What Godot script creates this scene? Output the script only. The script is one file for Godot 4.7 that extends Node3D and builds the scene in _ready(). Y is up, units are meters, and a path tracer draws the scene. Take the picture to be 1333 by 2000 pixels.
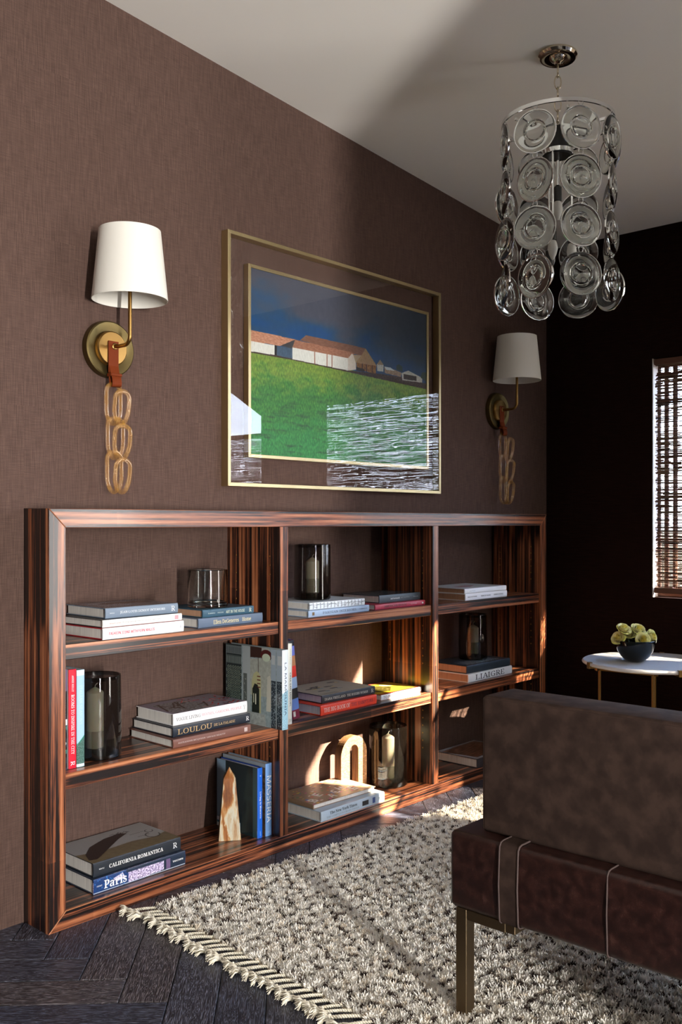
extends Node3D
# A panelled study corner: built-in rosewood bookcase, framed picture, two sconces, glass chandelier, rug, leather sofa back.
# World: x runs along the bookcase wall, y up, z out of the wall into the room; bookcase front lies at z = 0.

const WALL_Z := -0.134        # face of the bookcase wall
const NICHE_Z := -0.285       # back of the niche behind the shelves
const RIGHT_X := 2.97         # face of the window wall
const S0 := 0.052             # tops of the bottom board and of the two shelf rows
const S1 := 0.440
const S2 := 0.811

var rng := RandomNumberGenerator.new()
var names := {}
var M := {}

func _ready() -> void:
	rng.seed = 20240
	setup_camera_and_light()
	make_materials()
	build_room()
	build_windows()
	build_bookcase()
	build_picture()
	build_rug()
	build_sofa()
	build_table()
	build_chandelier()
	build_sconces()
	build_books()
	build_candles()
	build_ornaments()

func setup_camera_and_light() -> void:
	var cam := Camera3D.new()
	cam.name = "camera"
	add_child(cam)
	cam.position = Vector3(-1.407, 1.161, 2.390)
	cam.rotation_degrees = Vector3(0, -47.729, 0)
	cam.projection = Camera3D.PROJECTION_FRUSTUM
	cam.near = 0.05
	cam.far = 200.0
	cam.size = 2.0 * 0.05 * 1000.0 / 1841.0
	cam.frustum_offset = Vector2(0, 0.05 * 20.0 / 1841.0)
	cam.current = true
	var env := Environment.new()
	var sky := Sky.new()
	var sm := ProceduralSkyMaterial.new()
	sm.sky_top_color = Color(0.60, 0.74, 0.95)
	sm.sky_horizon_color = Color(0.93, 0.96, 1.0)
	sm.sky_curve = 0.25
	sm.ground_horizon_color = Color(0.62, 0.62, 0.58)
	sm.ground_bottom_color = Color(0.42, 0.40, 0.36)
	sm.sky_energy_multiplier = 4.0
	sm.ground_energy_multiplier = 2.6
	sky.sky_material = sm
	env.background_mode = Environment.BG_SKY
	env.sky = sky
	env.tonemap_mode = Environment.TONE_MAPPER_LINEAR
	env.tonemap_exposure = 1.16
	env.sdfgi_enabled = true
	env.ssao_enabled = true
	env.ssil_enabled = true
	var we := WorldEnvironment.new()
	we.name = "world_environment"
	we.environment = env
	add_child(we)
	var sun := DirectionalLight3D.new()
	sun.name = "sun"
	sun.light_color = Color(1.0, 0.93, 0.82)
	sun.light_energy = 34.0
	sun.light_angular_distance = 0.5
	sun.shadow_enabled = true
	sun.sky_mode = DirectionalLight3D.SKY_MODE_LIGHT_ONLY
	add_child(sun)
	sun.look_at_from_position(Vector3(0.45, 0.55, 1.0), Vector3.ZERO)
	# unseen area light behind the camera, placed to light the wall and ceiling left
	var unseen_hall := AreaLight3D.new()
	unseen_hall.name = "unseen_hall_light"
	unseen_hall.area_size = Vector2(0.06, 1.5)
	unseen_hall.light_color = Color(1.0, 0.98, 0.955)
	unseen_hall.light_energy = 46.0
	unseen_hall.shadow_enabled = true
	add_child(unseen_hall)
	unseen_hall.position = Vector3(-1.80, 1.0, 6.40)
	unseen_hall.rotation_degrees = Vector3(14, 0, 0)
	# unseen area light behind the camera, placed to light the wall from the right
	var unseen_door := AreaLight3D.new()
	unseen_door.name = "unseen_right_light"
	unseen_door.area_size = Vector2(1.3, 2.0)
	unseen_door.light_color = Color(1.0, 0.97, 0.94)
	unseen_door.light_energy = 11.5
	unseen_door.shadow_enabled = true
	add_child(unseen_door)
	unseen_door.position = Vector3(2.94, 1.15, 4.45)
	unseen_door.rotation_degrees = Vector3(6, 90, 0)

# ---------------------------------------------------------------- naming
func numbered(called: String) -> String:
	var n: int = names.get(called, 0)
	names[called] = n + 1
	return called if n == 0 else "%s_%03d" % [called, n]

func tag(o: Node, label: String, category: String, group := "") -> void:
	o.set_meta("label", label)
	o.set_meta("category", category)
	if group != "":
		o.set_meta("group", group)

func thing(called: String, label: String, category: String, at := Vector3.ZERO, turn := 0.0, group := "") -> Node3D:
	var o := Node3D.new()
	o.name = numbered(called)
	add_child(o)
	o.position = at
	o.rotation.y = turn
	tag(o, label, category, group)
	return o

func part(called: String, mesh: Mesh, mat: Material, parent: Node3D = null) -> MeshInstance3D:
	var o := MeshInstance3D.new()
	o.mesh = mesh
	o.material_override = mat
	if parent == null:
		o.name = numbered(called)
		add_child(o)
	else:
		o.name = called
		parent.add_child(o, true)
	return o

func struct(called: String, mesh: Mesh, mat: Material) -> MeshInstance3D:
	var o := part(called, mesh, mat)
	o.set_meta("kind", "structure")
	return o

# ---------------------------------------------------------------- shapes
func begin() -> SurfaceTool:
	var st := SurfaceTool.new()
	st.begin(Mesh.PRIMITIVE_TRIANGLES)
	return st

func done(st: SurfaceTool) -> ArrayMesh:
	st.generate_normals()
	return st.commit()

func tri(st: SurfaceTool, a: Vector3, b: Vector3, c: Vector3, out: Vector3, ua := Vector2.ZERO, ub := Vector2.ZERO, uc := Vector2.ZERO) -> void:
	if (b - a).cross(c - a).dot(out) > 0.0:
		st.set_uv(ua); st.add_vertex(a)
		st.set_uv(uc); st.add_vertex(c)
		st.set_uv(ub); st.add_vertex(b)
	else:
		st.set_uv(ua); st.add_vertex(a)
		st.set_uv(ub); st.add_vertex(b)
		st.set_uv(uc); st.add_vertex(c)

func quad(st: SurfaceTool, p: Array, out: Vector3, uv: Array) -> void:
	tri(st, p[0], p[1], p[2], out, uv[0], uv[1], uv[2])
	tri(st, p[0], p[2], p[3], out, uv[0], uv[2], uv[3])

# uv of a local point on a face with normal n: u along the grain axis g, v across it
func grain_uv(p: Vector3, n: Vector3, g: int, off: Vector2) -> Vector2:
	var a := n.abs()
	var k := 0 if a.x >= a.y and a.x >= a.z else (1 if a.y >= a.z else 2)
	var u := 0.0
	var v := 0.0
	if k == g:
		u = p[(g + 1) % 3] * 0.2
		v = p[(g + 2) % 3]
	else:
		u = p[g]
		v = p[3 - g - k]
	return Vector2(u, v) + off

func inset(poly: PackedVector2Array, d: float) -> PackedVector2Array:
	# poly is counter-clockwise and convex
	var r := PackedVector2Array()
	var n := poly.size()
	for i in n:
		var e0 := (poly[i] - poly[(i + n - 1) % n]).normalized()
		var e1 := (poly[(i + 1) % n] - poly[i]).normalized()
		var n0 := Vector2(-e0.y, e0.x)
		var n1 := Vector2(-e1.y, e1.x)
		var m := (n0 + n1).normalized()
		r.append(poly[i] + m * d / max(0.2, m.dot(n0)))
	return r

# A convex polygon in XY pushed along Z from z0 to z1, rims bevelled
func prism(st: SurfaceTool, poly: PackedVector2Array, z0: float, z1: float, bev := 0.0, xf := Transform3D(), g := 0, off := Vector2.ZERO) -> void:
	if not Geometry2D.is_polygon_clockwise(poly):
		pass
	else:
		poly = poly.duplicate()
		poly.reverse()
	st.set_smooth_group(-1)
	var n := poly.size()
	var inn := inset(poly, bev) if bev > 0.0 else poly
	var rings := [[inn, z0], [poly, z0 + bev], [poly, z1 - bev], [inn, z1]] if bev > 0.0 else [[poly, z0], [poly, z1]]
	for k in rings.size() - 1:
		for i in n:
			var j := (i + 1) % n
			var ra: PackedVector2Array = rings[k][0]
			var rb: PackedVector2Array = rings[k + 1][0]
			var za: float = rings[k][1]
			var zb: float = rings[k + 1][1]
			var a := Vector3(ra[i].x, ra[i].y, za)
			var b := Vector3(ra[j].x, ra[j].y, za)
			var c := Vector3(rb[j].x, rb[j].y, zb)
			var d := Vector3(rb[i].x, rb[i].y, zb)
			var e := poly[j] - poly[i]
			var nn := Vector3(e.y, -e.x, 0).normalized()
			quad(st, [xf * a, xf * b, xf * c, xf * d], xf.basis * nn, [grain_uv(a, nn, g, off), grain_uv(b, nn, g, off), grain_uv(c, nn, g, off), grain_uv(d, nn, g, off)])
	for s in 2:
		var z := z1 if s == 1 else z0
		var nn := Vector3(0, 0, 1 if s == 1 else -1)
		for i in range(1, n - 1):
			var a := Vector3(inn[0].x, inn[0].y, z)
			var b := Vector3(inn[i].x, inn[i].y, z)
			var c := Vector3(inn[i + 1].x, inn[i + 1].y, z)
			tri(st, xf * a, xf * b, xf * c, xf.basis * nn, grain_uv(a, nn, g, off), grain_uv(b, nn, g, off), grain_uv(c, nn, g, off))

func rect(x0: float, y0: float, x1: float, y1: float, r := 0.0) -> PackedVector2Array:
	if r <= 0.0:
		return PackedVector2Array([Vector2(x0, y0), Vector2(x1, y0), Vector2(x1, y1), Vector2(x0, y1)])
	return PackedVector2Array([Vector2(x0 + r, y0), Vector2(x1 - r, y0), Vector2(x1, y0 + r), Vector2(x1, y1 - r), Vector2(x1 - r, y1), Vector2(x0 + r, y1), Vector2(x0, y1 - r), Vector2(x0, y0 + r)])

func box(st: SurfaceTool, a: Vector3, b: Vector3, r := 0.0, g := 0, off := Vector2.ZERO, xf := Transform3D()) -> void:
	prism(st, rect(a.x, a.y, b.x, b.y, r), a.z, b.z, r, xf, g, off)

func box_mesh(a: Vector3, b: Vector3, r := 0.0, g := 0, off := Vector2.ZERO) -> ArrayMesh:
	var st := begin()
	box(st, a, b, r, g, off)
	return done(st)

# A box with truly round edges; grid lines gather where it bends
func soft_box(st: SurfaceTool, size: Vector3, r: float, k := 4, puff := 0.0, xf := Transform3D(), uvs := 1.0) -> void:
	st.set_smooth_group(0)
	var h := size * 0.5
	for axis in 3:
		for s in [-1.0, 1.0]:
			var ua := (axis + 1) % 3
			var va := (axis + 2) % 3
			var gu := soft_lines(h[ua], r, k)
			var gv := soft_lines(h[va], r, k)
			for i in gu.size() - 1:
				for j in gv.size() - 1:
					var q := []
					var uv := []
					for c in [[0, 0], [1, 0], [1, 1], [0, 1]]:
						var p := Vector3.ZERO
						p[axis] = h[axis] * s
						p[ua] = gu[i + c[0]]
						p[va] = gv[j + c[1]]
						var inner := p.clamp(-h + Vector3.ONE * r, h - Vector3.ONE * r)
						var d := (p - inner).normalized()
						var v := inner + d * r
						if puff > 0.0:
							var fu: float = 1.0 - pow(abs(p[ua] / h[ua]), 2.0)
							var fv: float = 1.0 - pow(abs(p[va] / h[va]), 2.0)
							v[axis] += s * puff * fu * fv
						q.append(xf * v)
						uv.append(Vector2(p[ua], p[va]) * uvs)
					var o := Vector3.ZERO
					o[axis] = s
					quad(st, q, xf.basis * o, uv)

func soft_lines(h: float, r: float, k: int) -> Array:
	var a := []
	for i in k + 1:
		a.append(-h + r * (1.0 - cos(PI / 2 * i / k)) if false else -h + r * float(i) / k)
	var mid: int = max(1, int((2.0 * h - 2.0 * r) / 0.08))
	mid = min(mid, 8)
	for i in range(1, mid):
		a.append(-h + r + (2.0 * h - 2.0 * r) * i / mid)
	for i in k + 1:
		a.append(h - r + r * float(i) / k)
	return a

# profile points are (radius, height); faces turn smooth unless the profile bends sharply
func lathe(st: SurfaceTool, prof: Array, seg := 32, xf := Transform3D(), closed := false) -> void:
	var group := 0
	var n := prof.size()
	var last := n if closed else n - 1
	for k in last:
		var a: Vector2 = prof[k]
		var b: Vector2 = prof[(k + 1) % n]
		if k > 0 or closed:
			var z: Vector2 = prof[(k + n - 1) % n]
			if abs((a - z).angle_to(b - a)) > 0.6:
				group += 1
		st.set_smooth_group(group % 32)
		var e := b - a
		var nr := Vector2(e.y, -e.x).normalized()
		for i in seg:
			var t0 := TAU * i / seg
			var t1 := TAU * (i + 1) / seg
			var d0 := Vector3(cos(t0), 0, sin(t0))
			var d1 := Vector3(cos(t1), 0, sin(t1))
			var p0 := d0 * a.x + Vector3(0, a.y, 0)
			var p1 := d1 * a.x + Vector3(0, a.y, 0)
			var p2 := d1 * b.x + Vector3(0, b.y, 0)
			var p3 := d0 * b.x + Vector3(0, b.y, 0)
			var dm := (d0 + d1).normalized()
			var out := xf.basis * (dm * nr.x + Vector3(0, nr.y, 0))
			var u0 := float(i) / seg
			var u1 := float(i + 1) / seg
			if a.x < 1e-6:
				tri(st, xf * p0, xf * p2, xf * p3, out, Vector2(u0, a.y), Vector2(u1, b.y), Vector2(u0, b.y))
			elif b.x < 1e-6:
				tri(st, xf * p0, xf * p1, xf * p2, out, Vector2(u0, a.y), Vector2(u1, a.y), Vector2(u1, b.y))
			else:
				quad(st, [xf * p0, xf * p1, xf * p2, xf * p3], out, [Vector2(u0, a.y), Vector2(u1, a.y), Vector2(u1, b.y), Vector2(u0, b.y)])

func lathe_mesh(prof: Array, seg := 32, xf := Transform3D(), closed := false) -> ArrayMesh:
	var st := begin()
	lathe(st, prof, seg, xf, closed)
	return done(st)

# A round bar along points; radius may be a number or an array
func tube(st: SurfaceTool, pts: Array, radius, sides := 8, closed := false, caps := true) -> void:
	st.set_smooth_group(0)
	var n := pts.size()
	var rings := []
	var up := Vector3.ZERO
	for i in n:
		var a: Vector3 = pts[(i + n - 1) % n] if (closed or i > 0) else pts[0]
		var b: Vector3 = pts[(i + 1) % n] if (closed or i < n - 1) else pts[n - 1]
		var t := (b - a).normalized()
		if i == 0:
			up = Vector3.UP if abs(t.y) < 0.9 else Vector3.RIGHT
		up = (up - t * up.dot(t)).normalized()
		var side := t.cross(up)
		var r: float = radius[i] if radius is Array else radius
		var ring := []
		for k in sides:
			var w := TAU * k / sides
			ring.append(pts[i] + (up * cos(w) + side * sin(w)) * r)
		rings.append(ring)
	var m := n if closed else n - 1
	var shift := 0
	if closed:  # join the last ring to the first where they meet best
		var best := 1e9
		for s in sides:
			var d: float = rings[n - 1][0].distance_to(rings[0][s])
			if d < best:
				best = d
				shift = s
	for i in m:
		var j := (i + 1) % n
		for k in sides:
			var k2 := (k + 1) % sides
			var sh := shift if closed and i == n - 1 else 0
			var p0: Vector3 = rings[i][k]
			var p1: Vector3 = rings[i][k2]
			var p2: Vector3 = rings[j][(k2 + sh) % sides]
			var p3: Vector3 = rings[j][(k + sh) % sides]
			var out: Vector3 = (p0 + p1) * 0.5 - pts[i]
			quad(st, [p0, p1, p2, p3], out, [Vector2(float(k) / sides, i), Vector2(float(k + 1) / sides, i), Vector2(float(k + 1) / sides, i + 1), Vector2(float(k) / sides, i + 1)])
	if caps and not closed:
		st.set_smooth_group(1)
		for e in [0, n - 1]:
			var o: Vector3 = pts[0] - pts[1] if e == 0 else pts[n - 1] - pts[n - 2]
			for k in range(1, sides - 1):
				tri(st, rings[e][0], rings[e][k], rings[e][k + 1], o)

func tube_mesh(pts: Array, radius, sides := 8, closed := false) -> ArrayMesh:
	var st := begin()
	tube(st, pts, radius, sides, closed)
	return done(st)

func frame_at(origin: Vector3, x: Vector3, y: Vector3) -> Transform3D:
	return Transform3D(Basis(x, y, x.cross(y)), origin)

# Flat raised lettering, its left end at the origin of node space, length fitted to w
func letters(parent: Node3D, text: String, font: String, h: float, w: float, xf: Transform3D, mat: Material, bold := false) -> void:
	var tm := TextMesh.new()
	var f := SystemFont.new()
	f.font_names = PackedStringArray([font])
	if bold:
		f.font_weight = 700
	tm.font = f
	tm.font_size = 32
	tm.text = text
	tm.pixel_size = 0.01
	tm.depth = 0.01
	tm.curve_step = 1.5
	tm.horizontal_alignment = HORIZONTAL_ALIGNMENT_LEFT
	tm.vertical_alignment = VERTICAL_ALIGNMENT_CENTER
	var bb := tm.get_aabb()
	var o := part("lettering", tm, mat, parent)
	var sy: float = h / max(bb.size.y, 0.001)
	var sx: float = w / max(bb.size.x, 0.001)
	o.transform = xf * Transform3D(Basis.from_scale(Vector3(sx, sy, 0.02)), Vector3(-bb.position.x * sx, -(bb.position.y + bb.size.y * 0.5) * sy, 0.0001))

# ---------------------------------------------------------------- pictures computed for surfaces
func noise(freq: float, octaves := 4, sd := 1, warp := 0.0) -> FastNoiseLite:
	var f := FastNoiseLite.new()
	f.noise_type = FastNoiseLite.TYPE_SIMPLEX_SMOOTH
	f.seed = sd
	f.frequency = freq
	f.fractal_octaves = octaves
	if warp > 0.0:
		f.domain_warp_enabled = true
		f.domain_warp_amplitude = warp
		f.domain_warp_frequency = freq * 0.7
	return f

# grey noise 0..1 as floats, made at (sw, sh) and stretched to (w, h): streaks where one side is stretched more
func field(w: int, h: int, sw: int, sh: int, freq: float, octaves: int, sd: int, warp := 0.0) -> PackedByteArray:
	var im := noise(freq, octaves, sd, warp).get_seamless_image(sw, sh, false, false, 0.15)
	im.convert(Image.FORMAT_L8)
	if sw != w or sh != h:
		im.resize(w, h, Image.INTERPOLATE_CUBIC)
	return im.get_data()

func tex_of(w: int, h: int, data: PackedByteArray, fmt := Image.FORMAT_RGB8) -> ImageTexture:
	return ImageTexture.create_from_image(Image.create_from_data(w, h, false, fmt, data))

# colours at equal steps, as a table of 256
func ramp(cols: Array, at: Array) -> PackedByteArray:
	var g := Gradient.new()
	g.offsets = PackedFloat32Array(at)
	g.colors = PackedColorArray(cols)
	var t := PackedByteArray()
	t.resize(768)
	for i in 256:
		var c := g.sample(i / 255.0)
		t[i * 3] = c.r8
		t[i * 3 + 1] = c.g8
		t[i * 3 + 2] = c.b8
	return t

func mapped(w: int, h: int, fieldv: PackedByteArray, table: PackedByteArray) -> PackedByteArray:
	var d := PackedByteArray()
	d.resize(w * h * 3)
	for i in w * h:
		var k := fieldv[i] * 3
		d[i * 3] = table[k]
		d[i * 3 + 1] = table[k + 1]
		d[i * 3 + 2] = table[k + 2]
	return d

func solid(c: Color, rough := 0.6, metal := 0.0) -> StandardMaterial3D:
	var m := StandardMaterial3D.new()
	m.albedo_color = c
	m.roughness = rough
	m.metallic = metal
	return m

func paint(c: Color, rough := 0.55) -> StandardMaterial3D:  # shared plain colours
	var k := "p" + c.to_html() + str(rough)
	if not M.has(k):
		M[k] = solid(c, rough)
	return M[k]

func textured(t: Texture2D, rough := 0.6, scale := Vector3.ONE) -> StandardMaterial3D:
	var m := solid(Color.WHITE, rough)
	m.albedo_texture = t
	m.uv1_scale = scale
	return m

func make_materials() -> void:
	# striped rosewood / ebony veneer: 1024 px along the grain, 512 across
	var w := 1024
	var h := 512
	var a := field(w, h, 20, 512, 0.018, 2, 5)
	var b := field(w, h, 26, 512, 0.075, 3, 9)
	var c := field(w, h, 56, 512, 0.35, 2, 14)
	var f := PackedByteArray()
	f.resize(w * h)
	for i in w * h:
		var s := a[i] * 0.62 + b[i] * 0.38
		var v := 128.0 + (s - 128.0) * 2.0 + (c[i] - 128.0) * 0.30
		f[i] = int(clampf(v, 0.0, 255.0))
	var wood := tex_of(w, h, mapped(w, h, f, ramp([Color8(20, 11, 9), Color8(32, 17, 13), Color8(86, 46, 29), Color8(126, 71, 44), Color8(157, 95, 61), Color8(184, 122, 84)], [0.0, 0.29, 0.39, 0.55, 0.78, 1.0])))
	var wm := textured(wood, 0.34, Vector3(0.9, 3.4, 1))
	wm.metallic_specular = 0.5
	wm.clearcoat_enabled = true
	wm.clearcoat = 0.35
	wm.clearcoat_roughness = 0.16
	M.wood = wm
	# fumed oak planks
	w = 1024
	h = 256
	a = field(w, h, 40, 256, 0.03, 3, 21, 12.0)
	b = field(w, h, 96, 256, 0.22, 3, 25)
	f = PackedByteArray()
	f.resize(w * h)
	for i in w * h:
		var s := fposmod(a[i] / 255.0 * 13.0, 1.0)
		var line := 1.0 - smoothstep(0.0, 0.34, abs(s - 0.5))
		f[i] = int(clampf(52.0 + line * line * 150.0 + (b[i] - 128.0) * 0.7, 0.0, 255.0))
	var oak := tex_of(w, h, mapped(w, h, f, ramp([Color8(34, 32, 34), Color8(64, 61, 64), Color8(104, 100, 102), Color8(176, 172, 172)], [0.0, 0.3, 0.6, 1.0])))
	var oakh := tex_of(w, h, f, Image.FORMAT_L8)
	var tints := [Color(0.86, 0.92, 1.04), Color(0.74, 0.81, 0.95), Color(0.96, 0.95, 0.98), Color(0.8, 0.85, 0.96)]
	for k in 4:
		var m := textured(oak, 0.42, Vector3(1.1, 4.4, 1))
		m.albedo_color = tints[k]
		m.heightmap_enabled = true
		m.heightmap_texture = oakh
		m.heightmap_scale = 0.12
		M["oak%d" % k] = m
	# woven wall cloth, half a metre a tile
	w = 1024
	h = 1024
	a = field(w, h, 1024, 16, 0.30, 3, 31)
	b = field(w, h, 24, 1024, 0.35, 3, 33)
	c = field(w, h, 1024, 1024, 0.33, 2, 35)
	f = PackedByteArray()
	f.resize(w * h)
	for i in w * h:
		f[i] = int(clampf(128.0 + (a[i] - 128.0) * 0.52 + (b[i] - 128.0) * 0.34 + (c[i] - 128.0) * 0.42, 0.0, 255.0))
	var cloth := tex_of(w, h, mapped(w, h, f, ramp([Color8(57, 44, 39), Color8(87, 68, 61), Color8(117, 95, 87)], [0.1, 0.5, 0.95])))
	var clothh := tex_of(w, h, f, Image.FORMAT_L8)
	var cm := textured(cloth, 0.85, Vector3(2.0, 2.0, 1))
	cm.heightmap_enabled = true
	cm.heightmap_texture = clothh
	cm.heightmap_scale = 0.05
	cm.metallic_specular = 0.25
	M.cloth = cm
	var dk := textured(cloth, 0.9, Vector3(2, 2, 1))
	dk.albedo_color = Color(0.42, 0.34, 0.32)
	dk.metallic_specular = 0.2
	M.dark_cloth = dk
	M.ceiling = solid(Color8(240, 237, 230), 0.9)
	M.plaster_back = solid(Color8(70, 60, 55), 0.9)
	# leathers
	w = 512
	h = 512
	a = field(w, h, 512, 512, 0.012, 5, 41, 30.0)
	var suede := tex_of(w, h, mapped(w, h, a, ramp([Color8(47, 36, 32), Color8(54, 42, 37), Color8(63, 49, 43)], [0.2, 0.5, 0.8])))
	var sm := textured(suede, 0.8, Vector3(2.6, 2.6, 1))
	sm.metallic_specular = 0.2
	M.suede = sm
	a = field(w, h, 512, 512, 0.018, 5, 47, 40.0)
	b = field(w, h, 512, 512, 0.05, 4, 49, 60.0)
	f = PackedByteArray()
	f.resize(w * h)
	for i in w * h:
		var crack: float = 1.0 - smoothstep(0.0, 9.0, abs(b[i] - 128.0))
		f[i] = int(clampf(a[i] * 0.7 + crack * 105.0, 0.0, 255.0))
	var hide := tex_of(w, h, mapped(w, h, f, ramp([Color8(28, 13, 11), Color8(44, 23, 19), Color8(84, 60, 53)], [0.15, 0.5, 0.95])))
	var hm := textured(hide, 0.36, Vector3(3.2, 3.2, 1))
	M.hide = hm
	M.tan_leather = solid(Color8(108, 46, 18), 0.6)
	M.tan_leather.metallic_specular = 0.25
	M.thread = solid(Color8(74, 60, 57), 0.8)
	# metals
	M.brass = solid(Color8(150, 116, 66), 0.34, 1.0)
	M.brass_old = solid(Color8(112, 98, 64), 0.45, 1.0)
	M.brass_frame = solid(Color8(200, 182, 140), 0.42, 1.0)
	M.bronze = solid(Color8(112, 96, 74), 0.42, 1.0)
	M.nickel = solid(Color8(214, 204, 184), 0.09, 1.0)
	M.chrome = solid(Color8(220, 222, 222), 0.12, 1.0)
	M.black = solid(Color8(14, 13, 13), 0.4)
	M.soft_black = solid(Color8(22, 18, 17), 0.8)
	# glass
	var g := solid(Color(0.97, 0.99, 0.98, 0.0), 0.0)
	g.refraction_enabled = true
	g.refraction_scale = 0.05
	M.glass = g
	var am := solid(Color(0.88, 0.64, 0.20, 0.15), 0.02)
	am.transparency = BaseMaterial3D.TRANSPARENCY_ALPHA
	M.amber_glass = am
	var pane := solid(Color(0, 0, 0, 0.01), 0.0)
	pane.transparency = BaseMaterial3D.TRANSPARENCY_ALPHA
	M.pane = pane
	var smoke := solid(Color(0.03, 0.022, 0.016, 0.64), 0.02)
	smoke.transparency = BaseMaterial3D.TRANSPARENCY_ALPHA
	M.smoke = smoke
	var bowl := solid(Color8(6, 14, 17), 0.08)
	bowl.metallic_specular = 0.4
	M.bowl = bowl
	# small things
	var shade := solid(Color8(232, 230, 222), 0.9)
	shade.backlight_enabled = true
	shade.backlight = Color(0.35, 0.34, 0.31)
	M.shade = shade
	M.shade_lining = solid(Color8(226, 226, 224), 0.85)
	var wax := solid(Color8(232, 222, 190), 0.5)
	wax.subsurf_scatter_enabled = true
	wax.subsurf_scatter_strength = 0.3
	M.wax = wax
	M.wick = solid(Color8(225, 215, 195), 0.8)
	M.frost = solid(Color8(206, 204, 198), 0.5)
	M.marble = solid(Color8(224, 226, 230), 0.22)
	w = 64
	h = 256
	a = field(w, h, 4, 256, 0.45, 2, 61)
	var pg := tex_of(w, h, mapped(w, h, a, ramp([Color8(176, 174, 170), Color8(220, 218, 212), Color8(236, 234, 228)], [0.25, 0.5, 0.75])))
	M.pages = textured(pg, 0.85, Vector3(1, 9, 1))
	var pw := textured(pg, 0.85, Vector3(1, 9, 1))
	pw.albedo_color = Color8(214, 168, 138)  # tan tint; for the tall-lettered white book it holds painted-in sunlight
	M.pages_tan = pw
	var ivory := solid(Color.WHITE, 0.95)
	ivory.vertex_color_use_as_albedo = true
	ivory.backlight_enabled = true
	ivory.backlight = Color(0.6, 0.6, 0.6)
	M.reveal = solid(Color8(225, 220, 210), 0.7)
	var art := solid(Color(0, 0, 0, 0.01), 0.0)
	art.transparency = BaseMaterial3D.TRANSPARENCY_ALPHA
	art.metallic_specular = 0.32
	M.art_pane = art
	M.vertex = ivory
	var reed := solid(Color.WHITE, 0.7)
	reed.vertex_color_use_as_albedo = true
	reed.backlight_enabled = true
	reed.backlight = Color(0.4, 0.25, 0.15)
	M.reed = reed
	M.window_wood = solid(Color8(92, 58, 42), 0.6)
	M.canvas_back = solid(Color8(30, 26, 24), 0.8)

# ---------------------------------------------------------------- the room
func ceiling_y(x: float) -> float:
	return 2.582 + 0.0775 * (RIGHT_X - x)

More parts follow.
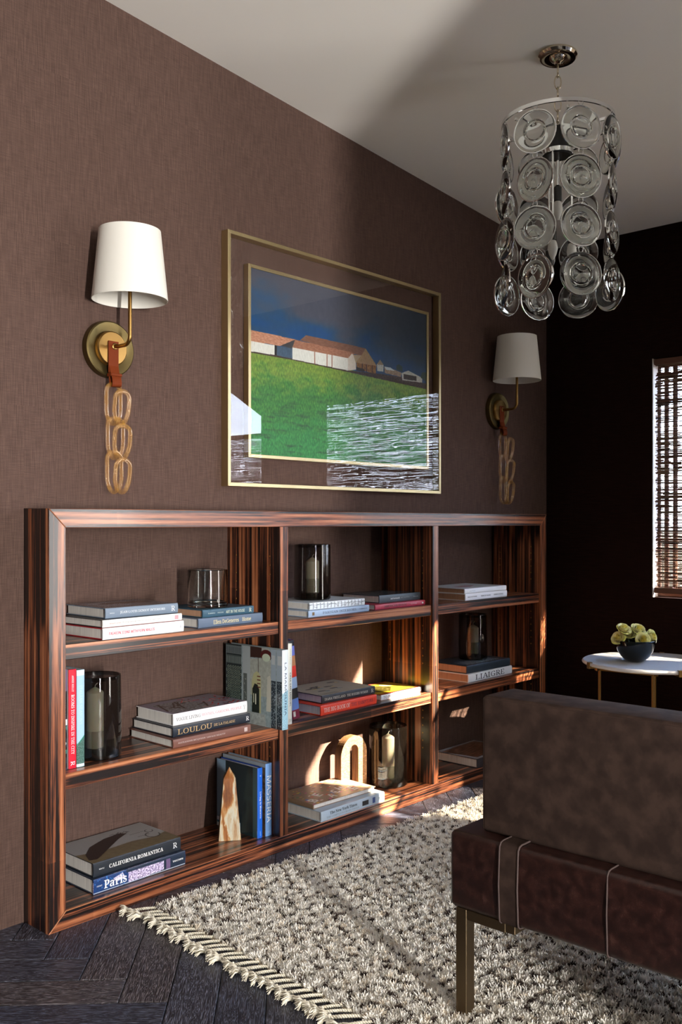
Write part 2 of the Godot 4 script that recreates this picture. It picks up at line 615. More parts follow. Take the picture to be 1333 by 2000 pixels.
func build_room() -> void:
	# bookcase wall with its niche
	var st := begin()
	var zb := -0.42
	box(st, Vector3(-4.2, -0.03, zb), Vector3(-0.001, 3.4, WALL_Z))
	box(st, Vector3(-0.001, 1.2015, zb), Vector3(2.739, 3.4, WALL_Z))
	box(st, Vector3(2.739, -0.03, zb), Vector3(RIGHT_X + 0.08, 3.4, WALL_Z))
	box(st, Vector3(-0.001, -0.03, zb), Vector3(2.739, 1.2015, NICHE_Z))
	struct("wall_left", done(st), M.cloth)
	# window wall, thin, with two openings
	st = begin()
	var xa := RIGHT_X
	var xb := RIGHT_X + 0.08
	box(st, Vector3(xa, -0.03, WALL_Z - 0.001), Vector3(xb, 3.4, 0.443))
	box(st, Vector3(xa, -0.03, 0.443), Vector3(xb, 0.80, 1.61))
	box(st, Vector3(xa, 1.95, 0.443), Vector3(xb, 3.4, 1.61))
	box(st, Vector3(xa, -0.03, 1.61), Vector3(xb, 3.4, 2.12))
	box(st, Vector3(xa, -0.03, 2.12), Vector3(xb, 0.82, 3.55))
	box(st, Vector3(xa, 2.26, 2.12), Vector3(xb, 3.4, 3.55))
	# unseen wedge in its head, placed to cut the sun and the reflection
	prism(st, PackedVector2Array([Vector2(2.119, 1.88), Vector2(2.75, 2.262), Vector2(2.119, 2.262)]), xa, xb, 0.0, Transform3D(Basis(Vector3(0, 0, 1), Vector3(0, 1, 0), Vector3(-1, 0, 0)), Vector3(xa + xb, 0, 0)))
	box(st, Vector3(xa, -0.03, 3.55), Vector3(xb, 3.4, 3.75))
	box(st, Vector3(xa, 2.2, 3.75), Vector3(xb, 3.4, 5.15))
	box(st, Vector3(xa, -0.03, 5.15), Vector3(xb, 3.4, 6.6))
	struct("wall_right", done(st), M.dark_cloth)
	# unseen wall stub placed to cut off the light from behind; hall beyond
	st = begin()
	box(st, Vector3(-0.298, -0.03, 3.30), Vector3(0.80, 3.4, 3.42))
	struct("unseen_back_wall", done(st), M.dark_cloth)
	st = begin()
	box(st, Vector3(-4.2, -0.03, 6.5), Vector3(-1.88, 3.6, 6.6))
	box(st, Vector3(-1.72, -0.03, 6.5), Vector3(RIGHT_X + 0.08, 3.6, 6.6))
	box(st, Vector3(-1.88, -0.03, 6.5), Vector3(-1.72, 0.25, 6.6))
	box(st, Vector3(-1.88, 2.25, 6.5), Vector3(-1.72, 3.6, 6.6))
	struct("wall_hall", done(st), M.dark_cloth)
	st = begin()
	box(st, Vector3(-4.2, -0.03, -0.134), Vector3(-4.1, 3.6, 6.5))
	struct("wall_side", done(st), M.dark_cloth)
	# ceiling, a slab that rises gently away from the window wall
	st = begin()
	var poly := PackedVector2Array([Vector2(-4.3, ceiling_y(-4.3)), Vector2(RIGHT_X + 0.1, ceiling_y(RIGHT_X + 0.1)), Vector2(RIGHT_X + 0.1, 3.7), Vector2(-4.3, 3.7)])
	prism(st, poly, -0.43, 6.65)
	struct("ceiling", done(st), M.ceiling)
	# floor: slab and herringbone planks
	var slab := struct("floor", box_mesh(Vector3(-4.3, -0.25, -0.43), Vector3(RIGHT_X + 0.1, -0.016, 6.65)), M.soft_black)
	var pw := 0.1195
	var pl := pw * 5.0
	var kinds := []
	for k in 5:
		kinds.append(box_mesh(Vector3(0.0009, -0.015, 0.0009), Vector3(pl - 0.0009, 0, pw - 0.0009), 0.0022, 0, Vector2(k * 0.371, k * 0.23)))
	var r := RandomNumberGenerator.new()
	r.seed = 77
	var e_u := Vector3(0.70711, 0, 0.70711)
	var e_v := Vector3(-0.70711, 0, 0.70711)
	for i in range(-16, 40):
		for j in range(-5, 6):
			for way in 2:
				var u := i * pw + j * pl
				var v := i * pw - j * pl
				var xf := Transform3D()
				if way == 0:
					xf = frame_at(e_u * (u - pl + 0.0255) + e_v * (v + 0.0255), e_u, Vector3.UP)
				else:
					xf = frame_at(e_u * (u + 0.0255) + e_v * (v + pw + 0.0255), -e_v, Vector3.UP)
				var c := xf * Vector3(pl * 0.5, 0, pw * 0.5)
				var pick := r.randi() % 5
				var tone := r.randi() % 4
				if c.x < -1.0 or c.x > 3.1 or c.z < -0.32 or c.z > 2.95:
					continue
				var o := part("plank", kinds[pick], M["oak%d" % tone], slab)
				o.transform = xf.translated(Vector3(0, r.randf_range(-0.0006, 0.0), 0))
	# plain boards under the rest of the room
	struct("floor_hall", box_mesh(Vector3(-4.1, -0.0155, 3.2), Vector3(RIGHT_X, -0.003, 6.5)), M.oak1)

# ---------------------------------------------------------------- windows and their reed blinds
func build_windows() -> void:
	var spans := [[0.443, 1.61, 0.80, 1.95], [2.12, 3.55, 0.82, 2.26]]
	for k in 2:
		var z0: float = spans[k][0]
		var z1: float = spans[k][1]
		var y0: float = spans[k][2]
		var y1: float = spans[k][3]
		var x := RIGHT_X + 0.058
		var st := begin()
		box(st, Vector3(x, y0, z0), Vector3(x + 0.022, y0 + 0.035, z1), 0.003)
		box(st, Vector3(x, y1 - 0.035, z0), Vector3(x + 0.022, y1, z1), 0.003)
		box(st, Vector3(x, y0 + 0.035, z0), Vector3(x + 0.022, y1 - 0.035, z0 + 0.012), 0.003)
		box(st, Vector3(x, y0 + 0.035, z1 - 0.03), Vector3(x + 0.022, y1 - 0.035, z1), 0.003)
		var win := struct("window_%d" % (k + 1), done(st), M.window_wood)
		var mull := [z0 + 0.042, z0 + 0.085] if k == 0 else []
		for mz in mull:
			part("mullion", box_mesh(Vector3(x + 0.002, y0 + 0.035, mz - 0.010), Vector3(x + 0.020, y1 - 0.035, mz + 0.010), 0.003), M.window_wood, win)
		part("pane", box_mesh(Vector3(x + 0.009, y0 + 0.03, z0 + 0.01), Vector3(x + 0.013, y1 - 0.03, z1 - 0.02)), M.pane, win)
		part("reveal", box_mesh(Vector3(RIGHT_X + 0.0005, y0, z0 - 0.001), Vector3(x, y1, z0 + 0.003)), M.reveal, win)
		make_blind(k, z0, z1, y0, y1)
	# unseen slim window frame, placed for the light behind the camera
	var st3 := begin()
	box(st3, Vector3(-1.88, 0.25, 6.52), Vector3(-1.865, 2.25, 6.58))
	box(st3, Vector3(-1.735, 0.25, 6.52), Vector3(-1.72, 2.25, 6.58))
	struct("window_3", done(st3), M.window_wood)
	st3 = begin()
	box(st3, Vector3(RIGHT_X + 0.02, 0.0, 3.751), Vector3(RIGHT_X + 0.07, 2.199, 3.83), 0.003)
	box(st3, Vector3(RIGHT_X + 0.02, 0.0, 5.07), Vector3(RIGHT_X + 0.07, 2.199, 5.149), 0.003)
	box(st3, Vector3(RIGHT_X + 0.02, 2.12, 3.83), Vector3(RIGHT_X + 0.07, 2.199, 5.07), 0.003)
	box(st3, Vector3(RIGHT_X + 0.02, 0.0, 3.83), Vector3(RIGHT_X + 0.07, 0.12, 5.07), 0.003)
	var unseen_door := struct("unseen_door_1", done(st3), M.window_wood)  # unseen glazed frame, placed for the area light from the right
	part("pane", box_mesh(Vector3(RIGHT_X + 0.04, 0.12, 3.83), Vector3(RIGHT_X + 0.044, 2.12, 5.07)), M.pane, unseen_door)
	struct("added_sun_wall", box_mesh(Vector3(3.60, -0.25, 5.15), Vector3(3.75, 3.4, 9.0)), M.plaster_back)  # added wall out of view, keeps direct sun off the rug
	struct("unseen_sun_screen_1", box_mesh(Vector3(4.30, 2.68, 3.28), Vector3(4.34, 4.0, 4.78), 0.004), M.window_wood)  # unseen board outside, placed to shade the upper part of the first window

func make_blind(k: int, z0: float, z1: float, y0: float, y1: float) -> void:
	var label: String = ["woven reed blind covering the window nearest the marble side table", "woven reed blind lowered below the head of the second window"][k]
	var zc := (z0 + z1) * 0.5
	var t := thing("reed_blind", label, "blind", Vector3(RIGHT_X + 0.014, y0 + 0.02, zc))
	var hw := (z1 - z0) * 0.5 - 0.0065
	var top: float = (y1 - y0 - 0.04) if k == 0 else 1.73 - y0
	var r := RandomNumberGenerator.new()
	r.seed = 901 + k
	var st := begin()
	st.set_smooth_group(-1)
	var y := 0.02
	var cols := [Color(0.10, 0.055, 0.035), Color(0.045, 0.025, 0.018), Color(0.17, 0.09, 0.05), Color(0.24, 0.17, 0.11), Color(0.13, 0.045, 0.028)]
	while y < top - 0.01:
		var z := -hw + r.randf_range(-0.0, 0.02)
		var drift := 0.0
		while z < hw:
			var l := r.randf_range(0.03, 0.22)
			var z2: float = min(z + l, hw)
			var hh := r.randf_range(0.0011, 0.0026)
			var ya := y + drift
			drift = r.randf_range(-0.0014, 0.0014)
			var yb := y + drift
			st.set_color(cols[r.randi() % 5])
			var x0 := r.randf_range(-0.0012, 0.0004)
			var d := 0.0012
			var pa := [Vector3(x0 - d, ya, z), Vector3(x0, ya + hh, z), Vector3(x0 + d, ya, z), Vector3(x0, ya - hh, z)]
			var pb := [Vector3(x0 - d, yb, z2), Vector3(x0, yb + hh, z2), Vector3(x0 + d, yb, z2), Vector3(x0, yb - hh, z2)]
			var outs := [Vector3(-1, 1, 0), Vector3(1, 1, 0), Vector3(1, -1, 0), Vector3(-1, -1, 0)]
			for q in 4:
				var q2 := (q + 1) % 4
				quad(st, [pa[q], pa[q2], pb[q2], pb[q]], outs[q], [Vector2.ZERO, Vector2.ZERO, Vector2.ZERO, Vector2.ZERO])
			z = z2 + (r.randf_range(0.006, 0.035) if r.randf() < (0.85 if y > top - 0.055 else (0.30 if y > 0.40 else 0.52)) else -0.01)
		y += r.randf_range(0.0034, 0.0047)
	var reeds := part("reeds", done(st), M.reed, t)
	reeds.set_meta("kind", "stuff")
	st = begin()
	st.set_color(Color(0.12, 0.07, 0.045))
	var wz := -hw + 0.045
	while wz < hw:
		for o in [-0.004, 0.004]:
			st.set_color(Color(0.16, 0.10, 0.065))
			tube(st, [Vector3(-0.0024, 0.01, wz + o), Vector3(-0.0024, top, wz + o)], 0.0011, 5)
		wz += 0.062
	var cords := part("warp_cords", done(st), M.reed, t)
	cords.set_meta("kind", "stuff")
	part("bottom_bar", box_mesh(Vector3(-0.012, 0.0, -hw), Vector3(0.008, 0.028, hw), 0.003), M.window_wood, t)
	part("head_rail", box_mesh(Vector3(-0.012, top - 0.012, -hw), Vector3(0.008, top + 0.018, hw), 0.003), M.window_wood, t)

# ---------------------------------------------------------------- bookcase
func build_bookcase() -> void:
	var t := thing("bookcase", "built-in striped rosewood bookcase with three bays of open shelves set in the wall", "bookcase")
	var w := 2.738
	var hgt := 1.20
	var f := 0.055
	var zb := NICHE_Z + 0.0005
	var add := func(called: String, poly: PackedVector2Array, z0: float, z1: float, g: int):
		var st := begin()
		prism(st, poly, z0, z1, 0.0016, Transform3D(), g, Vector2(rng.randf() * 3.0, rng.randf() * 3.0))
		return part(called, done(st), M.wood, t)
	add.call("side_panel", PackedVector2Array([Vector2(0, 0), Vector2(f, f), Vector2(f, hgt - f), Vector2(0, hgt)]), zb, 0.0, 1)
	add.call("side_panel", PackedVector2Array([Vector2(w, 0), Vector2(w, hgt), Vector2(w - f, hgt - f), Vector2(w - f, f)]), zb, 0.0, 1)
	add.call("top_board", PackedVector2Array([Vector2(0, hgt), Vector2(f, hgt - f), Vector2(w - f, hgt - f), Vector2(w, hgt)]), zb, 0.0, 0)
	add.call("bottom_board", PackedVector2Array([Vector2(0, 0), Vector2(w, 0), Vector2(w - f, f - 0.003), Vector2(f, f - 0.003)]), zb, 0.0, 0)
	var dv := [[0.905, 0.946], [1.801, 1.842]]
	for d in dv:
		add.call("divider", rect(d[0], f - 0.004, d[1], hgt - f + 0.001), zb, -0.002, 1)
	var bays := [[f, 0.905], [0.946, 1.801], [1.842, w - f]]
	for b in bays:
		for y in [S1, S2]:
			add.call("shelf", rect(b[0], y - 0.045, b[1], y), zb, -0.010, 0)
	# shelf pin holes
	var st := begin()
	for face in [[0.905, -1.0], [1.801, -1.0], [w - f, -1.0]]:
		for z in [-0.055, -0.235]:
			for c in [0.30, 0.66, 0.98]:
				for k in 6:
					var y: float = c - 0.10 + k * 0.032
					if abs(y - S1 + 0.02) < 0.04 or abs(y - S2 + 0.02) < 0.04:
						continue
					lathe(st, [Vector2(0.0, 0.0008), Vector2(0.0028, 0.0008), Vector2(0.0034, 0.0)], 8, Transform3D(Basis(Vector3(0, 0, 1), PI / 2), Vector3(face[0], y, z)))
	var pins := part("pin_sleeves", done(st), M.brass, t)
	pins.set_meta("kind", "stuff")

# ---------------------------------------------------------------- picture in its floating frame
func build_picture() -> void:
	var x0 := 0.747
	var x1 := 1.990
	var y0 := 1.287
	var y1 := 2.178
	var t := thing("framed_picture", "painting of barns on a green field floating in a clear pane with brass outer frame", "picture", Vector3(x0, y0, WALL_Z))
	var w := x1 - x0
	var h := y1 - y0
	var bars := func(called: String, ax: float, ay: float, bx: float, by: float, bw: float, za: float, zb: float, mat: Material):
		for side in 4:
			var p := PackedVector2Array()
			match side:
				0: p = PackedVector2Array([Vector2(ax, ay), Vector2(ax + bw, ay + bw), Vector2(ax + bw, by - bw), Vector2(ax, by)])
				1: p = PackedVector2Array([Vector2(bx, ay), Vector2(bx, by), Vector2(bx - bw, by - bw), Vector2(bx - bw, ay + bw)])
				2: p = PackedVector2Array([Vector2(ax, by), Vector2(ax + bw, by - bw), Vector2(bx - bw, by - bw), Vector2(bx, by)])
				3: p = PackedVector2Array([Vector2(ax, ay), Vector2(bx, ay), Vector2(bx - bw, ay + bw), Vector2(ax + bw, ay + bw)])
			var st := begin()
			prism(st, p, za, zb, 0.0008)
			part(called, done(st), mat, t)
	bars.call("outer_frame", 0.0, 0.0, w, h, 0.013, 0.0005, 0.037, M.brass_frame)
	# inner frame and painting
	var ix0 := 0.848 - x0
	var iy0 := 1.392 - y0
	var ix1 := 1.909 - x0
	var iy1 := 2.081 - y0
	bars.call("inner_frame", ix0, iy0, ix1, iy1, 0.0125, 0.004, 0.0305, M.brass_frame)
	part("frame_backing", box_mesh(Vector3(ix0 + 0.001, iy0 + 0.001, 0.003), Vector3(ix1 - 0.001, iy1 - 0.001, 0.018)), M.canvas_back, t)
	var cv := begin()
	var px0 := ix0 + 0.012
	var px1 := ix1 - 0.012
	var py0 := iy0 + 0.012
	var py1 := iy1 - 0.012
	prism(cv, rect(px0, py0, px1, py1), 0.018, 0.0255)
	var pm := done(cv)
	var mat := textured(painting_texture(), 0.5, Vector3(1.0 / (px1 - px0), -1.0 / (py1 - py0), 1))
	mat.uv1_offset = Vector3(-px0 / (px1 - px0), 1.0 + py0 / (py1 - py0), 0)
	part("painting", pm, mat, t)
	part("glazing", box_mesh(Vector3(0.012, 0.012, 0.0325), Vector3(w - 0.012, h - 0.012, 0.0345)), M.art_pane, t)

class Pic:
	var im: Image
	var w: int
	var h: int
	func _init(ww: int, hh: int, c: Color) -> void:
		w = ww
		h = hh
		im = Image.create(w, h, false, Image.FORMAT_RGB8)
		im.fill(c)
	func poly(pts: Array, c: Color, n: FastNoiseLite = null, amp := 0.0, sx := 1.0, sy := 1.0) -> void:
		var p := PackedVector2Array()
		var lo := Vector2(1e9, 1e9)
		var hi := Vector2(-1e9, -1e9)
		for q in pts:
			var v := Vector2(q[0] * w, q[1] * h)
			p.append(v)
			lo = lo.min(v)
			hi = hi.max(v)
		for y in range(maxi(0, int(lo.y)), mini(h, int(hi.y) + 1)):
			for x in range(maxi(0, int(lo.x)), mini(w, int(hi.x) + 1)):
				if Geometry2D.is_point_in_polygon(Vector2(x + 0.5, y + 0.5), p):
					var k := c
					if n != null:
						var d := n.get_noise_2d(x * sx, y * sy) * amp
						k = Color(clampf(c.r + d, 0, 1), clampf(c.g + d, 0, 1), clampf(c.b + d, 0, 1))
					im.set_pixel(x, y, k)
	func rect(x0: float, y0: float, x1: float, y1: float, c: Color) -> void:
		im.fill_rect(Rect2i(int(x0 * w), int(y0 * h), maxi(1, int((x1 - x0) * w)), maxi(1, int((y1 - y0) * h))), c)
	func oval(cx: float, cy: float, rx: float, ry: float, c: Color) -> void:
		for y in range(maxi(0, int((cy - ry) * h)), mini(h, int((cy + ry) * h) + 1)):
			for x in range(maxi(0, int((cx - rx) * w)), mini(w, int((cx + rx) * w) + 1)):
				var u := ((x + 0.5) / w - cx) / rx
				var v := ((y + 0.5) / h - cy) / ry
				if u * u + v * v <= 1.0:
					im.set_pixel(x, y, c)
	func line(x0: float, y0: float, x1: float, y1: float, r: float, c: Color) -> void:
		var n := int(maxf(absf(x1 - x0) * w, absf(y1 - y0) * h) * 1.5) + 1
		for i in n + 1:
			var t := float(i) / n
			oval(lerpf(x0, x1, t), lerpf(y0, y1, t), r / w, r / h, c)
	func tex() -> ImageTexture:
		return ImageTexture.create_from_image(im)

func painting_texture() -> ImageTexture:
	var w := 768
	var h := 496
	var p := Pic.new(w, h, Color.BLACK)
	var n1 := noise(0.006, 4, 71)
	var n2 := noise(0.05, 3, 73)
	var n3 := noise(0.13, 3, 75)
	for y in h:
		var v := float(y) / h
		for x in w:
			var u := float(x) / w
			var c: Color
			if v < 0.452:
				var g := clampf(v / 0.42 + n1.get_noise_2d(x * 0.6, y * 1.4) * 0.55, 0.0, 1.0)
				c = Color8(66, 70, 84).lerp(Color8(2, 62, 112), smoothstep(0.25, 0.95, g))
				c = c.lerp(Color8(52, 52, 54), 0.55 * smoothstep(0.45, 1.0, u) * (1.0 - smoothstep(0.5, 1.0, g)))
				c = c.lerp(Color8(10, 34, 58), 0.5 * smoothstep(0.45, 1.0, u))
				var k := n2.get_noise_2d(x, y * 0.7) * 0.02
				c = Color(c.r + k, c.g + k, c.b + k)
			else:
				var g := clampf((v - 0.45) / 0.5 + n1.get_noise_2d(x * 2.0, y * 5.0) * 0.25, 0.0, 1.0)
				c = Color8(98, 128, 32).lerp(Color8(44, 108, 30), smoothstep(0.05, 0.45, g)).lerp(Color8(30, 116, 46), smoothstep(0.45, 1.0, g))
				var band := smoothstep(0.25, 0.6, n1.get_noise_2d(x * 0.9 + 300.0, y * 6.0) + 0.15) * smoothstep(0.05, 0.3, v - 0.5)
				c = c.lerp(Color8(20, 66, 26), band * 0.7)
				var k := n3.get_noise_2d(x * 1.4, y * 0.55) * 0.14 + n2.get_noise_2d(x, y) * 0.05
				c = Color(clampf(c.r + k, 0, 1), clampf(c.g + k, 0, 1), clampf(c.b + k * 0.5, 0, 1))
			p.im.set_pixel(x, y, c)
	var rust := Color8(142, 96, 72)
	var white := Color8(196, 198, 190)
	p.poly([[0, 0.445], [0.204, 0.447], [0.504, 0.458], [0.68, 0.445], [0.83, 0.44], [1.0, 0.455], [1.0, 0.49], [0.73, 0.478], [0.504, 0.468], [0.204, 0.456], [0, 0.456]], Color8(52, 34, 26), n3, 0.1)
	p.poly([[0.242, 0.337], [0.275, 0.300], [0.608, 0.304], [0.582, 0.355]], Color8(112, 76, 58), n3, 0.06, 0.4, 2.0)
	p.poly([[0.0, 0.335], [0.222, 0.336], [0.145, 0.390], [0.0, 0.394]], Color8(168, 118, 92), n3, 0.12, 0.5, 1.5)
	p.poly([[0.145, 0.388], [0.219, 0.338], [0.204, 0.392]], Color8(48, 48, 52))
	p.poly([[0.0, 0.394], [0.116, 0.392], [0.116, 0.446], [0.0, 0.449]], white, n3, 0.08, 2.0, 0.4)
	p.poly([[0.116, 0.392], [0.127, 0.392], [0.127, 0.445], [0.116, 0.446]], Color8(16, 18, 24))
	p.poly([[0.127, 0.394], [0.204, 0.390], [0.204, 0.448], [0.127, 0.446]], Color8(50, 74, 96), n3, 0.08, 2.0, 0.4)
	p.poly([[0.204, 0.385], [0.218, 0.339], [0.547, 0.346], [0.504, 0.386]], rust, n3, 0.09, 0.5, 1.6)
	p.poly([[0.204, 0.386], [0.504, 0.385], [0.504, 0.459], [0.204, 0.451]], white, n3, 0.07, 2.0, 0.4)
	for u in [0.318, 0.384, 0.412]:
		p.poly([[u, 0.386], [u + 0.005, 0.386], [u + 0.005, 0.456], [u, 0.455]], Color8(140, 96, 78))
	p.poly([[0.504, 0.386], [0.528, 0.352], [0.551, 0.378], [0.551, 0.445], [0.504, 0.459]], Color8(186, 176, 162), n3, 0.06, 2.0, 0.5)
	p.poly([[0.534, 0.357], [0.582, 0.353], [0.577, 0.404], [0.549, 0.402]], Color8(150, 132, 104))
	p.poly([[0.582, 0.354], [0.608, 0.305], [0.676, 0.399], [0.548, 0.404]], Color8(138, 110, 72), n3, 0.08, 2.0, 0.5)
	p.poly([[0.553, 0.404], [0.672, 0.399], [0.670, 0.447], [0.556, 0.446]], Color8(118, 78, 26), n3, 0.2, 1.5, 0.6)
	for u in [0.585, 0.61, 0.645]:
		p.poly([[u, 0.402], [u + 0.006, 0.402], [u + 0.006, 0.446], [u, 0.446]], Color8(60, 34, 16))
	p.poly([[0.552, 0.428], [0.60, 0.434], [0.60, 0.45], [0.552, 0.45]], Color8(26, 22, 20))
	p.poly([[0.676, 0.388], [0.718, 0.384], [0.716, 0.427], [0.679, 0.430]], Color8(156, 158, 150), n3, 0.08)
	p.poly([[0.675, 0.390], [0.696, 0.355], [0.719, 0.385]], Color8(120, 104, 84))
	p.poly([[0.722, 0.394], [0.771, 0.398], [0.833, 0.412], [0.828, 0.440], [0.725, 0.434]], Color8(126, 104, 84), n3, 0.14)
	p.poly([[0.722, 0.394], [0.760, 0.392], [0.790, 0.408], [0.735, 0.412]], Color8(160, 168, 170))
	p.poly([[0.80, 0.40], [0.80, 0.372], [0.816, 0.360], [0.838, 0.374], [0.84, 0.405]], Color8(28, 46, 40))
	p.poly([[0.833, 0.414], [0.877, 0.390], [0.972, 0.420], [0.972, 0.452], [0.838, 0.458]], Color8(158, 156, 144), n3, 0.1)
	p.poly([[0.846, 0.418], [0.932, 0.418], [0.932, 0.448], [0.846, 0.450]], Color8(40, 28, 24), n3, 0.15)
	p.poly([[0.96, 0.42], [0.97, 0.385], [1.0, 0.38], [1.0, 0.44]], Color8(30, 48, 34))
	return p.tex()

# ---------------------------------------------------------------- rug
func build_rug() -> void:
	var t := thing("rug", "shaggy cream wool rug with dark lattice flecks and knotted tassel fringe on the dark floor", "rug", Vector3(0.305, 0, 0.075), -0.06)
	var r := RandomNumberGenerator.new()
	r.seed = 4411
	var w := 2.05
	var d := 1.95
	var back := begin()
	box(back, Vector3(0, 0.0005, 0), Vector3(w, 0.006, d), 0.002)
	part("backing", done(back), paint(Color8(176, 164, 142), 0.95), t)
	# cell centres of the lattice
	var cs := 0.052
	var nx := int(w / cs) + 3
	var nz := int(d / cs) + 3
	var cells := []
	for i in nx:
		for j in nz:
			cells.append(Vector2((i - 1 + (0.5 if j % 2 == 0 else 0.0) + r.randf_range(-0.25, 0.25)) * cs, (j - 1 + r.randf_range(-0.25, 0.25)) * cs))
	var meshes := [tuft_mesh(1, 0.0), tuft_mesh(2, 0.3), tuft_mesh(3, 0.55)]
	var places := [[], [], []]
	var cols := [[], [], []]
	var nn := noise(2.2, 2, 88)
	var pitch := 0.0098
	var ix := int(w / pitch)
	var iz := int(d / pitch)
	for i in ix:
		for j in iz:
			var p := Vector2((i + 0.5 + r.randf_range(-0.45, 0.45)) * pitch, (j + 0.5 + r.randf_range(-0.45, 0.45)) * pitch)
			var fwd := (p.x + 0.305 - 0.06 * p.y + 1.407) * 0.7396 - (p.y + 0.06 * p.x + 0.075 - 2.39) * 0.673
			if fwd < 1.75 or p.x > 1.95:
				continue
			if p.y < 0.05 + 0.02 * sin(p.x * 21.0) and r.randf() < 0.15:
				continue
			var ci := int(p.x / cs) + 1
			var cj := int(p.y / cs) + 1
			var f1 := 9.0
			var f2 := 9.0
			var near := Vector2.ZERO
			for a in range(maxi(0, ci - 2), mini(nx, ci + 3)):
				for b in range(maxi(0, cj - 2), mini(nz, cj + 3)):
					var q: Vector2 = cells[a * nz + b]
					var dd := p.distance_squared_to(q)
					if dd < f1:
						f2 = f1
						f1 = dd
						near = q
					elif dd < f2:
						f2 = dd
			var edge := sqrt(f2) - sqrt(f1)
			var dark := edge < 0.0078 and r.randf() < 0.64
			var k := 0
			var away := (p - near) * 20.0
			var lean := Vector3(away.x, 1.0, away.y) + Vector3(nn.get_noise_2d(p.x * 3.0, p.y * 3.0), 0, nn.get_noise_2d(p.x * 3.0 + 50.0, p.y * 3.0)) * 0.9
			var y := lean.normalized()
			var x := y.cross(Vector3(0, 0, 1).rotated(Vector3.UP, r.randf() * TAU)).normalized()
			var sc := r.randf_range(0.85, 1.2)
			var hy := sc * (0.9 + 0.35 * smoothstep(0.004, 0.03, edge))
			var c := Color(0.96, 0.93, 0.86) * r.randf_range(0.93, 1.03)
			if r.randf() < 0.12:
				c = Color(0.82, 0.73, 0.60)
			if dark:
				k = 2
				c = Color(0.045, 0.028, 0.022) * r.randf_range(0.7, 1.5)
				hy = r.randf_range(1.0, 1.25)
				sc *= 0.85
			else:
				k = 1 if r.randf() < 0.5 else 0
			var bs := Basis(x * sc, y * hy, x.cross(y) * sc)
			places[k].append(Transform3D(bs, Vector3(p.x, 0.004, p.y)))
			cols[k].append(c)
	for k in 3:
		var mm := MultiMesh.new()
		mm.transform_format = MultiMesh.TRANSFORM_3D
		mm.use_colors = true
		mm.mesh = meshes[k]
		mm.instance_count = places[k].size()
		for i in places[k].size():
			mm.set_instance_transform(i, places[k][i])
			mm.set_instance_color(i, cols[k][i])
		var o := MultiMeshInstance3D.new()
		o.multimesh = mm
		o.material_override = M.vertex
		o.name = "pile"
		o.set_meta("kind", "stuff")
		t.add_child(o, true)
	# fringe: twisted cords that end in brushed tassels
	var kinds := []
	for k in 4:
		kinds.append(tassel_mesh(60 + k))
	var yarn := paint(Color8(240, 234, 216), 0.95)
	var n := 56
	for i in n:
		var z := -0.01 + 1.9 * i / (n - 1.0)
		var o := part("tassel", kinds[i % 4], yarn, t)
		var turn := r.randf_range(0.45, 0.72)
		o.position = Vector3(0.004, 0.006, z + 0.02)
		o.rotation = Vector3(0, PI - turn, 0)
		o.scale = Vector3(r.randf_range(0.9, 1.1), 1.1, r.randf_range(1.0, 1.35))

func tuft_mesh(sd: int, sag: float) -> ArrayMesh:
	var r := RandomNumberGenerator.new()
	r.seed = sd
	var st := begin()
	st.set_smooth_group(0)
	for s in 15:
		var a := r.randf() * TAU
		var rad := sqrt(r.randf()) * 0.0042
		var o := Vector3(cos(a), 0, sin(a))
		var p0 := o * rad * 0.6
		var hh := r.randf_range(0.010, 0.015)
		var p1 := p0 + o * r.randf_range(0.001, 0.004) + Vector3(0, hh * 0.62, 0)
		var p2 := p1 + o * r.randf_range(0.002, 0.006 + sag * 0.004) + Vector3(r.randf_range(-0.002, 0.002), hh * 0.38, r.randf_range(-0.002, 0.002))
		var side := Vector3(-o.z, 0, o.x).rotated(Vector3.UP, r.randf_range(-0.8, 0.8))
		var w0 := 0.0014
		var w1 := 0.0016
		var out := side.cross(Vector3.UP)
		quad(st, [p0 - side * w0, p0 + side * w0, p1 + side * w1, p1 - side * w1], out, [Vector2.ZERO, Vector2.ZERO, Vector2.ZERO, Vector2.ZERO])
		quad(st, [p1 - side * w1, p1 + side * w1, p2 + side * 0.0008, p2 - side * 0.0008], out, [Vector2.ZERO, Vector2.ZERO, Vector2.ZERO, Vector2.ZERO])
	return done(st)

func tassel_mesh(sd: int) -> ArrayMesh:
	var r := RandomNumberGenerator.new()
	r.seed = sd
	var st := begin()
	var l := 0.070
	for ply in 2:
		var pts := []
		for i in 33:
			var q := i / 32.0
			var w := q * TAU * 6.0 + ply * PI
			pts.append(Vector3(q * l, 0.001 + cos(w) * 0.0025 + 0.002 * sin(q * PI), sin(w) * 0.0025))
		tube(st, pts, 0.0022, 6)
	# knot
	var knot := []
	for i in 13:
		var w := TAU * i / 12.0 * 1.5
		knot.append(Vector3(l + 0.002 + i * 0.0005, 0.001 + cos(w) * 0.0046, sin(w) * 0.0046))
	tube(st, knot, 0.0034, 6)
	for s in 40:
		var a := r.randf_range(-1.7, 1.7)
		var b := r.randf_range(-0.5, 1.3)
		var p0 := Vector3(l + 0.006, 0.001 + b * 0.003, a * 0.004)
		var p1 := p0 + Vector3(0.012, 0.003 + b * 0.004, a * 0.005)
		var p2 := p1 + Vector3(r.randf_range(0.006, 0.016), -0.005 + b * 0.003, a * 0.006)
		tube(st, [p0, p1, p2], [0.0016, 0.0017, 0.0009], 4)
	return done(st)

